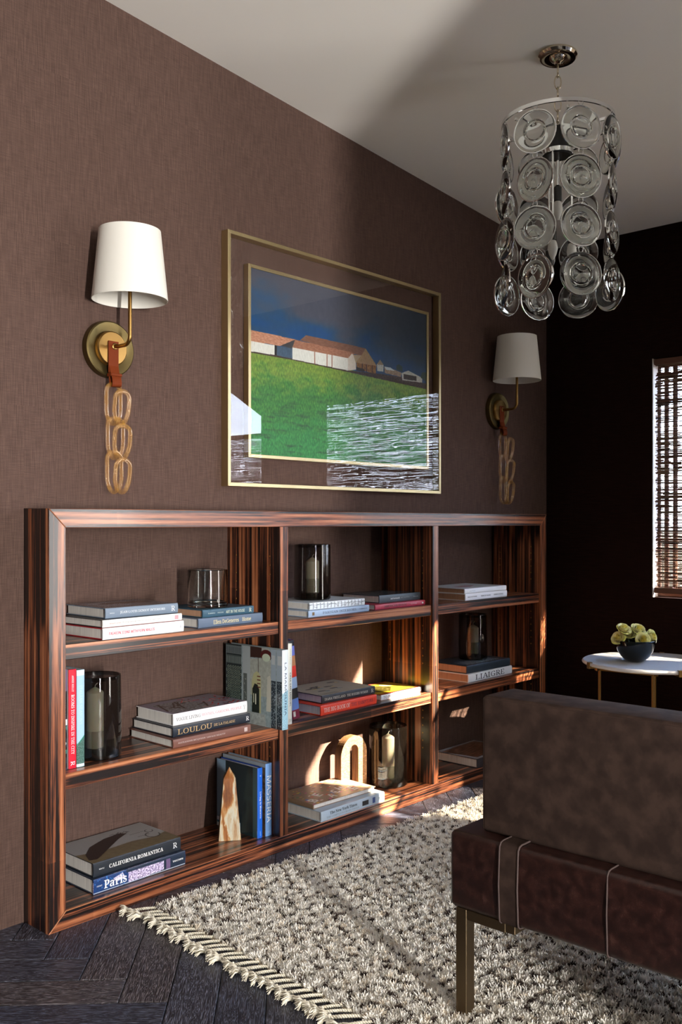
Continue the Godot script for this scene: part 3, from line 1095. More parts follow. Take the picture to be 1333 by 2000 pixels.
# ---------------------------------------------------------------- sofa seen from behind
func build_sofa() -> void:
	var x := 0.40
	var z0 := 1.09
	var t := thing("sofa", "low brown leather sofa seen from behind with suede backrest on bronze legs", "sofa", Vector3(x, 0, z0))
	var z1 := 2.25 - z0
	var st := begin()
	soft_box(st, Vector3(0.86, 0.178, z1), 0.014, 4, 0.004, Transform3D(Basis(), Vector3(0.43, 0.351, z1 * 0.5)))
	part("seat", done(st), M.hide, t)
	st = begin()
	soft_box(st, Vector3(0.135, 0.318, z1 - 0.075), 0.012, 4, 0.004, Transform3D(Basis(), Vector3(0.112, 0.598, 0.06 + (z1 - 0.075) * 0.5)))
	part("backrest", done(st), M.suede, t)
	# piping round the backrest's rear face
	st = begin()
	var bx := 0.0475
	var loop := []
	for c in [Vector3(bx, 0.447, 0.066), Vector3(bx, 0.750, 0.066), Vector3(bx, 0.750, z1 - 0.02), Vector3(bx, 0.447, z1 - 0.02)]:
		loop.append(c)
	for i in 4:
		tube(st, [loop[i], loop[(i + 1) % 4]], 0.0022, 6)
	tube(st, [Vector3(0.172, 0.751, 0.066), Vector3(0.172, 0.751, z1 - 0.02)], 0.0022, 6)
	part("piping", done(st), M.suede, t)
	# suede strap over the seat with stitched edges
	var strap := begin()
	var pr := []
	var ww := 0.048
	var path := [Vector2(0.05, 0.4435), Vector2(0.012, 0.4435), Vector2(0.003, 0.441), Vector2(-0.0022, 0.434), Vector2(-0.0038, 0.42), Vector2(-0.0072, 0.35), Vector2(-0.0038, 0.275), Vector2(-0.002, 0.266), Vector2(0.004, 0.2605), Vector2(0.012, 0.2592), Vector2(0.08, 0.2592)]
	strap.set_smooth_group(0)
	for i in path.size() - 1:
		var a: Vector2 = path[i]
		var b: Vector2 = path[i + 1]
		var e := (b - a).normalized()
		var nrm := Vector3(e.y, -e.x, 0)
		quad(strap, [Vector3(a.x, a.y, 0.141), Vector3(a.x, a.y, 0.141 + ww), Vector3(b.x, b.y, 0.141 + ww), Vector3(b.x, b.y, 0.141)], nrm, [Vector2(0, a.y), Vector2(ww, a.y), Vector2(ww, b.y), Vector2(0, b.y)])
	var sp := part("strap", done(strap), M.suede, t)
	for z in [0.141, 0.141 + ww]:
		var pts := []
		for q in path:
			pts.append(Vector3(q.x, q.y, z))
		part("strap_edging", tube_mesh(pts, 0.0022, 6), M.thread, sp)
	# upright seam on the seat
	var sm := []
	for q in path:
		sm.append(Vector3(q.x + 0.0025, q.y - (0.002 if q.y > 0.4 else -0.002), 0.40))
	part("seam", tube_mesh(sm, 0.0018, 6), M.thread, t)
	# bronze frames: two uprights joined by a bar at each end
	for e in 2:
		for s in 2:
			var xx: float = 0.006 if s == 0 else 0.82
			var zz: float = 0.015 if e == 0 else z1 - 0.045
			part("leg", box_mesh(Vector3(xx, 0.0065, zz), Vector3(xx + 0.034, 0.2615, zz + 0.030), 0.0015), M.bronze, t)
	for s in 2:
		var xx: float = 0.006 if s == 0 else 0.82
		part("rail", box_mesh(Vector3(xx + 0.001, 0.238, 0.0455), Vector3(xx + 0.033, 0.2615, 0.150), 0.0015), M.bronze, t)
	part("cross_rail", box_mesh(Vector3(0.007, 0.240, 0.1505), Vector3(0.853, 0.2612, 0.175), 0.0015), M.bronze, t)

# ---------------------------------------------------------------- marble table with roses
func build_table() -> void:
	var cx := 2.585
	var cz := 0.605
	var ty := 0.55
	var R := 0.293
	var t := thing("side_table", "round white marble side table on thin brass legs by the window", "side table", Vector3(cx, 0, cz))
	var st := begin()
	lathe(st, [Vector2(0, ty - 0.016), Vector2(R - 0.008, ty - 0.016), Vector2(R - 0.002, ty - 0.012), Vector2(R, ty - 0.008), Vector2(R - 0.002, ty - 0.003), Vector2(R - 0.006, ty), Vector2(0, ty)], 72)
	part("tabletop", done(st), M.marble, t)
	var rim := [215.0, 132.0, -14.0]
	for a in rim:
		var w := deg_to_rad(a)
		var dir := Vector3(cos(w), 0, sin(w))
		var xf := frame_at(dir * (R + 0.0015), dir, Vector3.UP)
		st = begin()
		box(st, Vector3(-0.012, ty + 0.0003, -0.010), Vector3(0.006, ty + 0.0035, 0.010), 0.0008, 0, Vector2.ZERO, xf)
		box(st, Vector3(0.0003, ty - 0.024, -0.010), Vector3(0.006, ty + 0.0003, 0.010), 0.0008, 0, Vector2.ZERO, xf)
		box(st, Vector3(-R * 0.45, ty - 0.024, -0.007), Vector3(0.0003, ty - 0.0165, 0.007), 0.0008, 0, Vector2.ZERO, xf)
		part("clip", done(st), M.brass, t)
	var feet := [Vector3(2.384 - cx, 0, 0.465 - cz), Vector3(2.400 - cx, 0, 0.699 - cz), Vector3(2.788 - cx, 0, 0.537 - cz)]
	for f in feet:
		part("leg", tube_mesh([f + Vector3(0, 0.002, 0), f + Vector3(0, ty - 0.0165, 0)], 0.0062, 12), M.brass, t)
	for i in 3:
		var a: Vector3 = feet[i]
		var b: Vector3 = feet[(i + 1) % 3]
		var d := (b - a).normalized()
		var xf := frame_at(a, d, Vector3.UP)
		st = begin()
		box(st, Vector3(-0.022, ty - 0.034, -0.004), Vector3(a.distance_to(b) + 0.022, ty - 0.0168, 0.004), 0.001, 0, Vector2.ZERO, xf)
		part("apron_bar", done(st), M.brass, t)
	# bowl
	var bo := thing("glass_bowl", "dark glass bowl of roses on the marble side table", "bowl", Vector3(2.52, ty + 0.0004, 0.565))
	var prof := [Vector2(0, 0.0), Vector2(0.030, 0.0), Vector2(0.036, 0.002), Vector2(0.060, 0.022), Vector2(0.076, 0.048), Vector2(0.084, 0.074), Vector2(0.0865, 0.093), Vector2(0.0845, 0.095), Vector2(0.0825, 0.093), Vector2(0.078, 0.070), Vector2(0.066, 0.042), Vector2(0.045, 0.018), Vector2(0, 0.010)]
	part("bowl_body", lathe_mesh(prof, 48), M.bowl, bo)
	# roses
	var places := [[Vector3(-0.062, 0.105, -0.050), 24.0, -0.7, "pale yellow rose leaning out furthest left over the bowl's rim"], [Vector3(-0.033, 0.145, -0.037), 4.0, 0.2, "pale yellow rose standing highest at the back left of the bowl"], [Vector3(-0.012, 0.100, 0.040), 40.0, 0.0, "pale yellow rose facing forward at the front centre of the bowl"], [Vector3(0.022, 0.140, 0.006), 8.0, 0.3, "pale yellow rose standing high right of the bowl's centre"], [Vector3(0.048, 0.108, 0.055), 28.0, 0.8, "pale yellow rose leaning out furthest right over the bowl's rim"], [Vector3(0.0, 0.122, -0.030), 6.0, 0.0, "pale yellow rose set low behind the others in the bowl"]]
	var mats := []
	for c in [Color8(252, 236, 130), Color8(253, 246, 182), Color8(242, 240, 150)]:
		var m := solid(c, 0.6)
		m.backlight_enabled = true
		m.backlight = Color(0.2, 0.2, 0.1)
		mats.append(m)
	var green := paint(Color8(58, 84, 36), 0.6)
	var layers := []
	for q in [[0.0045, 0.034, 0.0005, 3], [0.0090, 0.035, 0.001, 3], [0.0135, 0.034, 0.003, 4], [0.0180, 0.031, 0.005, 4], [0.0220, 0.028, 0.008, 5], [0.0240, 0.023, 0.012, 4]]:
		layers.append([cup_petal(q[0], q[1], q[2]), q[3]])
	var leaf := petal_mesh(0.010, 0.034, 0.9, 0.2)
	var view := Vector3(-0.90, 0, 0.43).normalized()
	var rx := Vector3(0.673, 0, 0.7396).normalized()
	var r := RandomNumberGenerator.new()
	r.seed = 33
	for q in places:
		var at: Vector3 = Vector3(2.52, ty, 0.565) + q[0]
		var o := thing("rose", q[3], "rose", at, 0.0, "roses in the glass bowl")
		var tilt := Basis(rx, deg_to_rad(q[1] + 24.0)) * Basis(view, -q[2] * 0.9)
		var ph := r.randf() * TAU
		for k in layers.size():
			var cnt: int = layers[k][1]
			for i in cnt:
				var w: float = ph + TAU * i / cnt + k * 0.9 + r.randf_range(-0.15, 0.15)
				var p := part("petal", layers[k][0], mats[0] if k < 2 else (mats[1] if k < 5 else mats[2]), o)
				var b := tilt * Basis(Vector3.UP, w) * Basis(Vector3(1, 0, 0), r.randf_range(-0.05, 0.08))
				p.transform = Transform3D(b.scaled_local(Vector3.ONE * r.randf_range(0.94, 1.06)), tilt * Vector3(0, -0.018, 0))
		part("sepal", lathe_mesh([Vector2(0, -0.03), Vector2(0.007, -0.024), Vector2(0.011, -0.014), Vector2(0.006, -0.008)], 10, Transform3D(tilt, Vector3.ZERO)), green, o)
		var base := Vector3(2.52, ty + 0.014, 0.565) - at + Vector3(q[0].x * 0.3, 0, q[0].z * 0.3)
		part("stem", tube_mesh([base, tilt * Vector3(0, -0.028, 0)], 0.0022, 6), green, o)
		for i in 2:
			var lf := part("leaf", leaf, green, o)
			lf.transform = Transform3D(tilt * Basis(Vector3.UP, ph + i * 2.6), tilt * Vector3(0, -0.032, 0.002))

func cup_petal(rad: float, h: float, flare: float) -> ArrayMesh:
	# one petal wrapped about the flower's axis, its lip rolled outward
	var st := begin()
	st.set_smooth_group(0)
	var nu := 9
	var nv := 8
	for side in 2:
		var pts := []
		for j in nv + 1:
			var v := float(j) / nv
			var row := []
			for i in nu + 1:
				var u := float(i) / nu * 2.0 - 1.0
				var r := rad * (0.25 + 0.75 * sin(minf(1.0, v * 1.3) * PI * 0.5)) + flare * pow(v, 4.0) * (1.0 - 0.3 * u * u) + 0.0012 * u
				var y := h * v * (1.0 - 0.20 * u * u * v) - flare * 0.35 * pow(v, 6.0)
				var w := u * 1.25 * (0.55 + 0.45 * sin(v * PI * 0.75 + 0.3))
				row.append(Vector3(sin(w) * (r - side * 0.0006), y, cos(w) * (r - side * 0.0006)))
			pts.append(row)
		for j in nv:
			for i in nu:
				var c: Vector3 = pts[j][i] + pts[j + 1][i + 1]
				var o := Vector3(c.x, 0, c.z) if side == 0 else Vector3(-c.x, 0, -c.z)
				quad(st, [pts[j][i], pts[j][i + 1], pts[j + 1][i + 1], pts[j + 1][i]], o, [Vector2.ZERO, Vector2.ZERO, Vector2.ZERO, Vector2.ZERO])
	return done(st)

func petal_mesh(w: float, h: float, open: float, curl: float) -> ArrayMesh:
	# cupped petal rising along y, hollow towards the axis behind it (-z)
	var st := begin()
	st.set_smooth_group(0)
	var nu := 8
	var nv := 7
	for side in 2:
		var pts := []
		for j in nv + 1:
			var v := float(j) / nv
			var row := []
			for i in nu + 1:
				var u := float(i) / nu * 2.0 - 1.0
				var ww := w * (0.25 + 0.95 * sin(clampf(v * 1.15 + 0.12, 0, 1) * PI * 0.62)) * (1.0 - 0.35 * pow(v, 6.0))
				var top := 1.0 - 0.16 * u * u * v
				var y := h * v * top
				var z := open * h * v * v * 0.6 + curl * h * pow(v, 5.0) * 0.55 - w * 0.55 * u * u * (1.0 - 0.5 * v * curl) + 0.004 * sin(v * PI)
				row.append(Vector3(u * ww * 0.8, y, z - side * 0.0006))
			pts.append(row)
		for j in nv:
			for i in nu:
				var o := Vector3(0, 0, 1) if side == 0 else Vector3(0, 0, -1)
				quad(st, [pts[j][i], pts[j][i + 1], pts[j + 1][i + 1], pts[j + 1][i]], o, [Vector2.ZERO, Vector2.ZERO, Vector2.ZERO, Vector2.ZERO])
	return done(st)

# ---------------------------------------------------------------- chandelier
func build_chandelier() -> void:
	var cx := 1.379
	var cz := 0.826
	var top := ceiling_y(cx)
	var ry := 2.478
	var R := 0.181
	var t := thing("chandelier", "chrome chandelier hung with columns of round clear glass discs under the pale ceiling", "chandelier", Vector3(cx, 1.86, cz))
	var b := -1.86
	var slope := Basis(Vector3(0, 0, 1), -atan(0.0775))
	part("canopy", lathe_mesh([Vector2(0, -0.034), Vector2(0.009, -0.034), Vector2(0.012, -0.026), Vector2(0.020, -0.022), Vector2(0.028, -0.012), Vector2(0.044, -0.016), Vector2(0.058, -0.013), Vector2(0.064, -0.006), Vector2(0.064, 0.0), Vector2(0, 0.0)], 48, Transform3D(slope, Vector3(0, top + b - 0.0005, 0))), M.nickel, t)
	# chain of oval links
	var y := top - 0.034
	var i := 0
	while y > ry - 0.03:
		var pts := []
		for k in 20:
			var w := TAU * k / 20.0
			var p := Vector3(cos(w) * 0.0105, sin(w) * 0.0220, 0)
			if i % 2 == 1:
				p = Vector3(0, p.y, p.x)
			pts.append(p.rotated(Vector3.UP, 0.6) + Vector3(0, y - 0.020 + b, 0))
		part("chain_link", tube_mesh(pts, 0.0023, 8, true), M.nickel, t)
		y -= 0.0375
		i += 1
	# ring and cross bars
	part("ring", lathe_mesh([Vector2(R - 0.003, -0.006), Vector2(R + 0.003, -0.006), Vector2(R + 0.003, 0.006), Vector2(R - 0.003, 0.006)], 64, Transform3D(Basis(), Vector3(0, ry + b, 0)), true), M.chrome, t)
	for k in 3:
		var w := PI * k / 3.0 + 0.35
		var d := Vector3(cos(w), 0, sin(w))
		var st := begin()
		box(st, Vector3(-R + 0.004, -0.005, -0.0035), Vector3(R - 0.004, 0.005, 0.0035), 0.0008, 0, Vector2.ZERO, frame_at(Vector3(0, ry - 0.020 + b, 0), d, Vector3.UP))
		part("cross_bar", done(st), M.chrome, t)
	part("hub", lathe_mesh([Vector2(0, -0.088), Vector2(0.040, -0.088), Vector2(0.048, -0.080), Vector2(0.048, -0.012), Vector2(0.040, 0.0), Vector2(0, 0.0)], 32, Transform3D(Basis(), Vector3(0, ry - 0.020 + b, 0))), M.black, t)
	part("hub_band", lathe_mesh([Vector2(0.0485, -0.086), Vector2(0.051, -0.086), Vector2(0.051, -0.072), Vector2(0.0485, -0.072)], 32, Transform3D(Basis(), Vector3(0, ry - 0.020 + b, 0)), true), M.chrome, t)
	# lamp rods with black sockets and frosted bulbs
	var rods := [[0.0, 0.0, 0.205], [0.045, 0.9, 0.345], [0.045, 3.0, 0.345], [0.045, 5.1, 0.405]]
	for q in rods:
		var o := Vector3(cos(q[1]) * q[0], ry - 0.10 + b, sin(q[1]) * q[0])
		var e := o + Vector3(0, -q[2] + 0.10, 0)
		part("rod", tube_mesh([o, e], 0.0042, 10), M.chrome, t)
		part("socket", lathe_mesh([Vector2(0, -0.052), Vector2(0.0125, -0.052), Vector2(0.0125, -0.006), Vector2(0.008, 0.0), Vector2(0, 0.0)], 20, Transform3D(Basis(), e)), M.black, t)
		part("bulb", lathe_mesh([Vector2(0, -0.118), Vector2(0.005, -0.113), Vector2(0.012, -0.098), Vector2(0.0165, -0.080), Vector2(0.0145, -0.064), Vector2(0.010, -0.053), Vector2(0, -0.053)], 20, Transform3D(Basis(), e)), M.frost, t)
	# columns of glass discs, pressed with a raised rim and a lens in the middle
	var dr := 0.0665
	var disc := lathe_mesh([Vector2(0, -0.0050), Vector2(0.014, -0.0046), Vector2(0.026, -0.0034), Vector2(0.029, -0.0055), Vector2(0.033, -0.0055), Vector2(0.036, -0.0030), Vector2(dr - 0.008, -0.0026), Vector2(dr, -0.0008), Vector2(dr, 0.0008), Vector2(dr - 0.008, 0.0050), Vector2(0.037, 0.0062), Vector2(0.034, 0.0092), Vector2(0.030, 0.0092), Vector2(0.027, 0.0056), Vector2(0.016, 0.0086), Vector2(0, 0.0105)], 48)
	var rim := lathe_mesh([Vector2(dr - 0.0002, -0.0022), Vector2(dr + 0.0020, -0.0022), Vector2(dr + 0.0020, 0.0022), Vector2(dr - 0.0002, 0.0022)], 48, Transform3D(), true)
	var hook_pts := []
	for k in 16:
		var w := TAU * k / 16.0
		hook_pts.append(Vector3(0, sin(w) * 0.0105, cos(w) * 0.0075))
	var hook := tube_mesh(hook_pts, 0.0012, 6, true)
	var r := RandomNumberGenerator.new()
	r.seed = 12
	var face := atan2(2.39 - cz, -1.407 - cx)
	for c in 8:
		var w := face + deg_to_rad(22.5 + 45.0 * c)
		var d := Vector3(cos(w), 0, sin(w))
		var yy := ry - 0.006
		for k in 4:
			var h := part("hook", hook, M.chrome, t)
			var twist := r.randf_range(-0.16, 0.16) * (1.0 + k * 0.3)
			h.transform = Transform3D(Basis(Vector3.UP, -w), d * (R + 0.001) + Vector3(0, yy - 0.004 + b, 0))
			var dd := d.rotated(Vector3.UP, twist)
			var pos := d * (R + 0.002) + Vector3(0, yy - 0.015 - dr + b, 0)
			var up := (dd + Vector3(0, r.randf_range(-0.06, 0.06), 0)).normalized()
			var x := up.cross(Vector3.UP).normalized()
			var p := part("glass_disc", disc, M.glass, t)
			p.transform = frame_at(pos, x, up)
			part("rim", rim, M.chrome, p)
			yy -= 2.0 * dr + 0.019

# ---------------------------------------------------------------- sconces
func build_sconces() -> void:
	for k in 2:
		var x: float = [0.280, 2.486][k]
		var label: String = ["brass wall sconce left of the picture, white shade over amber glass chain links", "brass wall sconce between the picture and the dark corner, white shade and amber links"][k]
		var t := thing("wall_sconce", label, "wall lamp", Vector3(x, 1.70, WALL_Z), 0.0, "pair of brass sconces")
		var face := Transform3D(Basis(Vector3(1, 0, 0), PI / 2), Vector3.ZERO)
		part("backplate", lathe_mesh([Vector2(0, 0.0005), Vector2(0.088, 0.0005), Vector2(0.089, 0.003), Vector2(0.086, 0.022), Vector2(0.082, 0.025), Vector2(0.062, 0.022), Vector2(0.058, 0.020), Vector2(0, 0.020)], 56, face), M.brass_old, t)
		part("boss", lathe_mesh([Vector2(0, 0.0205), Vector2(0.055, 0.0205), Vector2(0.054, 0.030), Vector2(0.050, 0.0345), Vector2(0, 0.0350)], 40, face), M.brass, t)
		var arm := []
		for q in [[0.0355, 0.006], [0.062, 0.004]]:
			arm.append(Vector3(0.004, q[1], q[0]))
		for i in 9:
			var w := PI / 2 * i / 8.0
			arm.append(Vector3(0.004, 0.030 - 0.026 * cos(w), 0.092 + 0.026 * sin(w)))
		arm.append(Vector3(0.004, 0.185, 0.118))
		part("arm", tube_mesh(arm, 0.0060, 12), M.brass, t)
		part("collar", lathe_mesh([Vector2(0, 0.0362), Vector2(0.0105, 0.0362), Vector2(0.0105, 0.0415), Vector2(0.008, 0.043), Vector2(0.0065, 0.043)], 20, Transform3D(face.basis, Vector3(0.004, 0.006, 0))), M.brass, t)
		part("lamp_holder", lathe_mesh([Vector2(0, 0.175), Vector2(0.013, 0.175), Vector2(0.013, 0.235), Vector2(0, 0.235)], 16, Transform3D(Basis(), Vector3(0.004, 0, 0.118))), M.wick, t)
		var sx := Transform3D(Basis(), Vector3(0.004, 0.137, 0.118))
		var shade := part("shade", lathe_mesh([Vector2(0.1130, 0.0), Vector2(0.1140, 0.0), Vector2(0.1142, 0.003), Vector2(0.0932, 0.208), Vector2(0.0930, 0.211), Vector2(0.0920, 0.211), Vector2(0.0918, 0.208), Vector2(0.1128, 0.003)], 64, sx, true), M.shade, t)
		var spider := begin()
		for a in 3:
			var w := TAU * a / 3.0 + 0.4
			tube(spider, [Vector3(0.004, 0.318, 0.118), Vector3(0.004 + cos(w) * 0.091, 0.330, 0.118 + sin(w) * 0.096)], 0.0018, 6)
		part("spider", done(spider), M.brass, t)
		# leather strap folded round the first link, with a keeper loop
		var st := begin()
		box(st, Vector3(-0.0185, -0.075, 0.0355), Vector3(0.0185, 0.022, 0.0385), 0.001)
		var sp := part("strap", done(st), M.tan_leather, t)
		st = begin()
		var path := [Vector2(0.0355, -0.073), Vector2(0.036, -0.098), Vector2(0.040, -0.114), Vector2(0.048, -0.122), Vector2(0.056, -0.118), Vector2(0.058, -0.108), Vector2(0.054, -0.092), Vector2(0.046, -0.080), Vector2(0.0395, -0.055)]
		for side in [-1.0, 1.0]:
			pass
		st.set_smooth_group(0)
		for i in path.size() - 1:
			var a: Vector2 = path[i]
			var c: Vector2 = path[i + 1]
			var e := (c - a).normalized()
			var nrm := Vector3(0, -e.x, e.y) * -1.0
			for off in [0.0, 0.0024]:
				var n2 := nrm if off > 0.0 else -nrm
				var da: Vector3 = nrm * off
				quad(st, [Vector3(-0.0165, a.y, a.x) + da, Vector3(0.0165, a.y, a.x) + da, Vector3(0.0165, c.y, c.x) + da, Vector3(-0.0165, c.y, c.x) + da], n2, [Vector2.ZERO, Vector2.ZERO, Vector2.ZERO, Vector2.ZERO])
		part("strap_loop", done(st), M.tan_leather, sp)
		part("keeper", box_mesh(Vector3(-0.0205, -0.089, 0.031), Vector3(0.0205, -0.079, 0.055), 0.002), M.tan_leather, sp)
		# amber glass links, each an oval ring folded into a hook
		var link := begin()
		tube(link, folded_link(), 0.0072, 12, true)
		var lm := done(link)
		for i in 3:
			var l := part("glass_link", lm, M.amber_glass, t)
			l.position = Vector3([-0.004, 0.003, -0.001][i], -0.178 - i * 0.1045, 0.043)
			l.rotation.y = [0.05, -0.08, 0.04][i]

func folded_link() -> Array:
	# the ring's centre line: up and over at the back, down, under the fold and up to a free tip in front
	var hw := 0.0265
	var prof := []  # (y, z) from back top to front tip
	for i in 9:
		prof.append(Vector2(0.055 - 0.096 * i / 8.0, 0.0))
	for i in range(1, 9):
		var w := PI * i / 8.0
		prof.append(Vector2(-0.041 - 0.019 * sin(w), 0.0185 * (1.0 - cos(w))))
	for i in range(1, 8):
		prof.append(Vector2(-0.041 + 0.068 * i / 7.0, 0.037 + 0.008 * i / 7.0))
	var out := []
	var n := prof.size()
	for i in range(1, n - 1):
		var f := 1.0 - 0.42 * smoothstep(-0.018, -0.060, prof[i].x)
		out.append(Vector3(-hw * f, prof[i].x, prof[i].y))
	for i in range(1, 8):
		var w := PI * i / 8.0
		out.append(Vector3(-hw * cos(w), prof[n - 2].x + 0.023 * sin(w), prof[n - 1].y))
	for i in range(n - 2, 0, -1):
		var f := 1.0 - 0.42 * smoothstep(-0.018, -0.060, prof[i].x)
		out.append(Vector3(hw * f, prof[i].x, prof[i].y))
	for i in range(1, 8):
		var w := PI * i / 8.0
		out.append(Vector3(hw * cos(w), prof[1].x + 0.023 * sin(w), prof[0].y))
	return out

# ---------------------------------------------------------------- books
# A book lies with its spine towards +z: length along x, thickness y. Standing books are the same turned on end.
# o: n label at(left front foot of the spine, or foot of a standing spine) len t dep [yaw] [stand] [lean] cover [spine] [pages] [top] [under] [face] texts
func book(o: Dictionary) -> Node3D:
	var L: float = o.len
	var T: float = o.t
	var D: float = o.dep
	var yaw: float = deg_to_rad(o.get("yaw", 0.0))
	var stand: bool = o.get("stand", false)
	var foot: Vector3 = o.at
	var b := Basis(Vector3.UP, -yaw)
	var at := Vector3.ZERO
	if stand:
		at = foot + b * Vector3(0, 0, -D * 0.5)
	else:
		at = foot + b * Vector3(L * 0.5, 0, -D * 0.5)
	at.y += 0.0004
	var t := thing("book", o.label, "book", at, 0.0, o.get("group", ""))
	t.basis = b * Basis(Vector3(0, 0, 1), deg_to_rad(o.get("lean", 0.0)))
	var inner := Transform3D()
	if stand:
		inner = Transform3D(Basis(Vector3(0, 0, 1), -PI / 2), Vector3(-T * 0.5, L * 0.5, 0))
	var bt := 0.0028 if T > 0.024 else 0.0016
	var h := L * 0.5
	var d := D * 0.5
	var cover: Material = paint(o.cover, 0.42)
	var st := begin()
	box(st, Vector3(-h, 0, -d), Vector3(h, bt, d - 0.004), 0.0006)
	box(st, Vector3(-h, T - bt, -d), Vector3(h, T, d - 0.004), 0.0006)
	var cv := part("cover", done(st), cover, t)
	cv.transform = inner
	st = begin()
	# spine, gently rounded
	var arc := PackedVector2Array()
	arc.append(Vector2(d - 0.0055, T))
	arc.append(Vector2(d - 0.0055, 0))
	for k in 7:
		var a := -PI / 2 + PI * k / 6.0
		arc.append(Vector2(d - 0.0022 + 0.0022 * cos(a), T * 0.5 + sin(a) * T * 0.5))
	prism(st, arc, -h, h, 0.0004, Transform3D(Basis(Vector3(0, 0, 1), Vector3(0, 1, 0), Vector3(-1, 0, 0)), Vector3.ZERO), 2)
	var smat: Material = paint(o.spine, 0.4) if o.has("spine") else cover
	if o.has("face"):
		smat = o.face
		smat.uv1_scale = Vector3(-1.0 / L, -1.0 / T, 1)
		smat.uv1_offset = Vector3(0.5, 1.0, 0)
	var sp := part("spine", done(st), smat, t)
	sp.transform = inner
	st = begin()
	box(st, Vector3(-h + 0.004, bt, -d + 0.005), Vector3(h - 0.004, T - bt, d - 0.0056))
	var pg := part("pages", done(st), o.get("pages", M.pages), t)
	pg.transform = inner
	for side in ["top", "under"]:
		if o.has(side):
			st = begin()
			var ya := T if side == "top" else -0.0003
			box(st, Vector3(-h, ya, -d), Vector3(h, ya + 0.0003, d - 0.0042))
			var m: StandardMaterial3D = o[side]
			m.uv1_scale = Vector3(1.0 / L, 1.0 / D, 1)
			m.uv1_offset = Vector3(0.5, 0.5, 0)
			var pr := part("cover_print", done(st), m, t)
			pr.transform = inner
	for q in o.get("texts", []):
		# [text, font, height, start, width, colour, bold, rise]
		var bold: bool = q[6] if q.size() > 6 else false
		var rise: float = q[7] if q.size() > 7 else 0.5
		letters(t, q[0], q[1], q[2], q[4] * L, inner * Transform3D(Basis(), Vector3(-h + q[3] * L, T * rise, d + 0.0001)), paint(q[5], 0.5), bold)
	return t

func printed(p: Pic, rough := 0.3) -> StandardMaterial3D:
	return textured(p.tex(), rough)

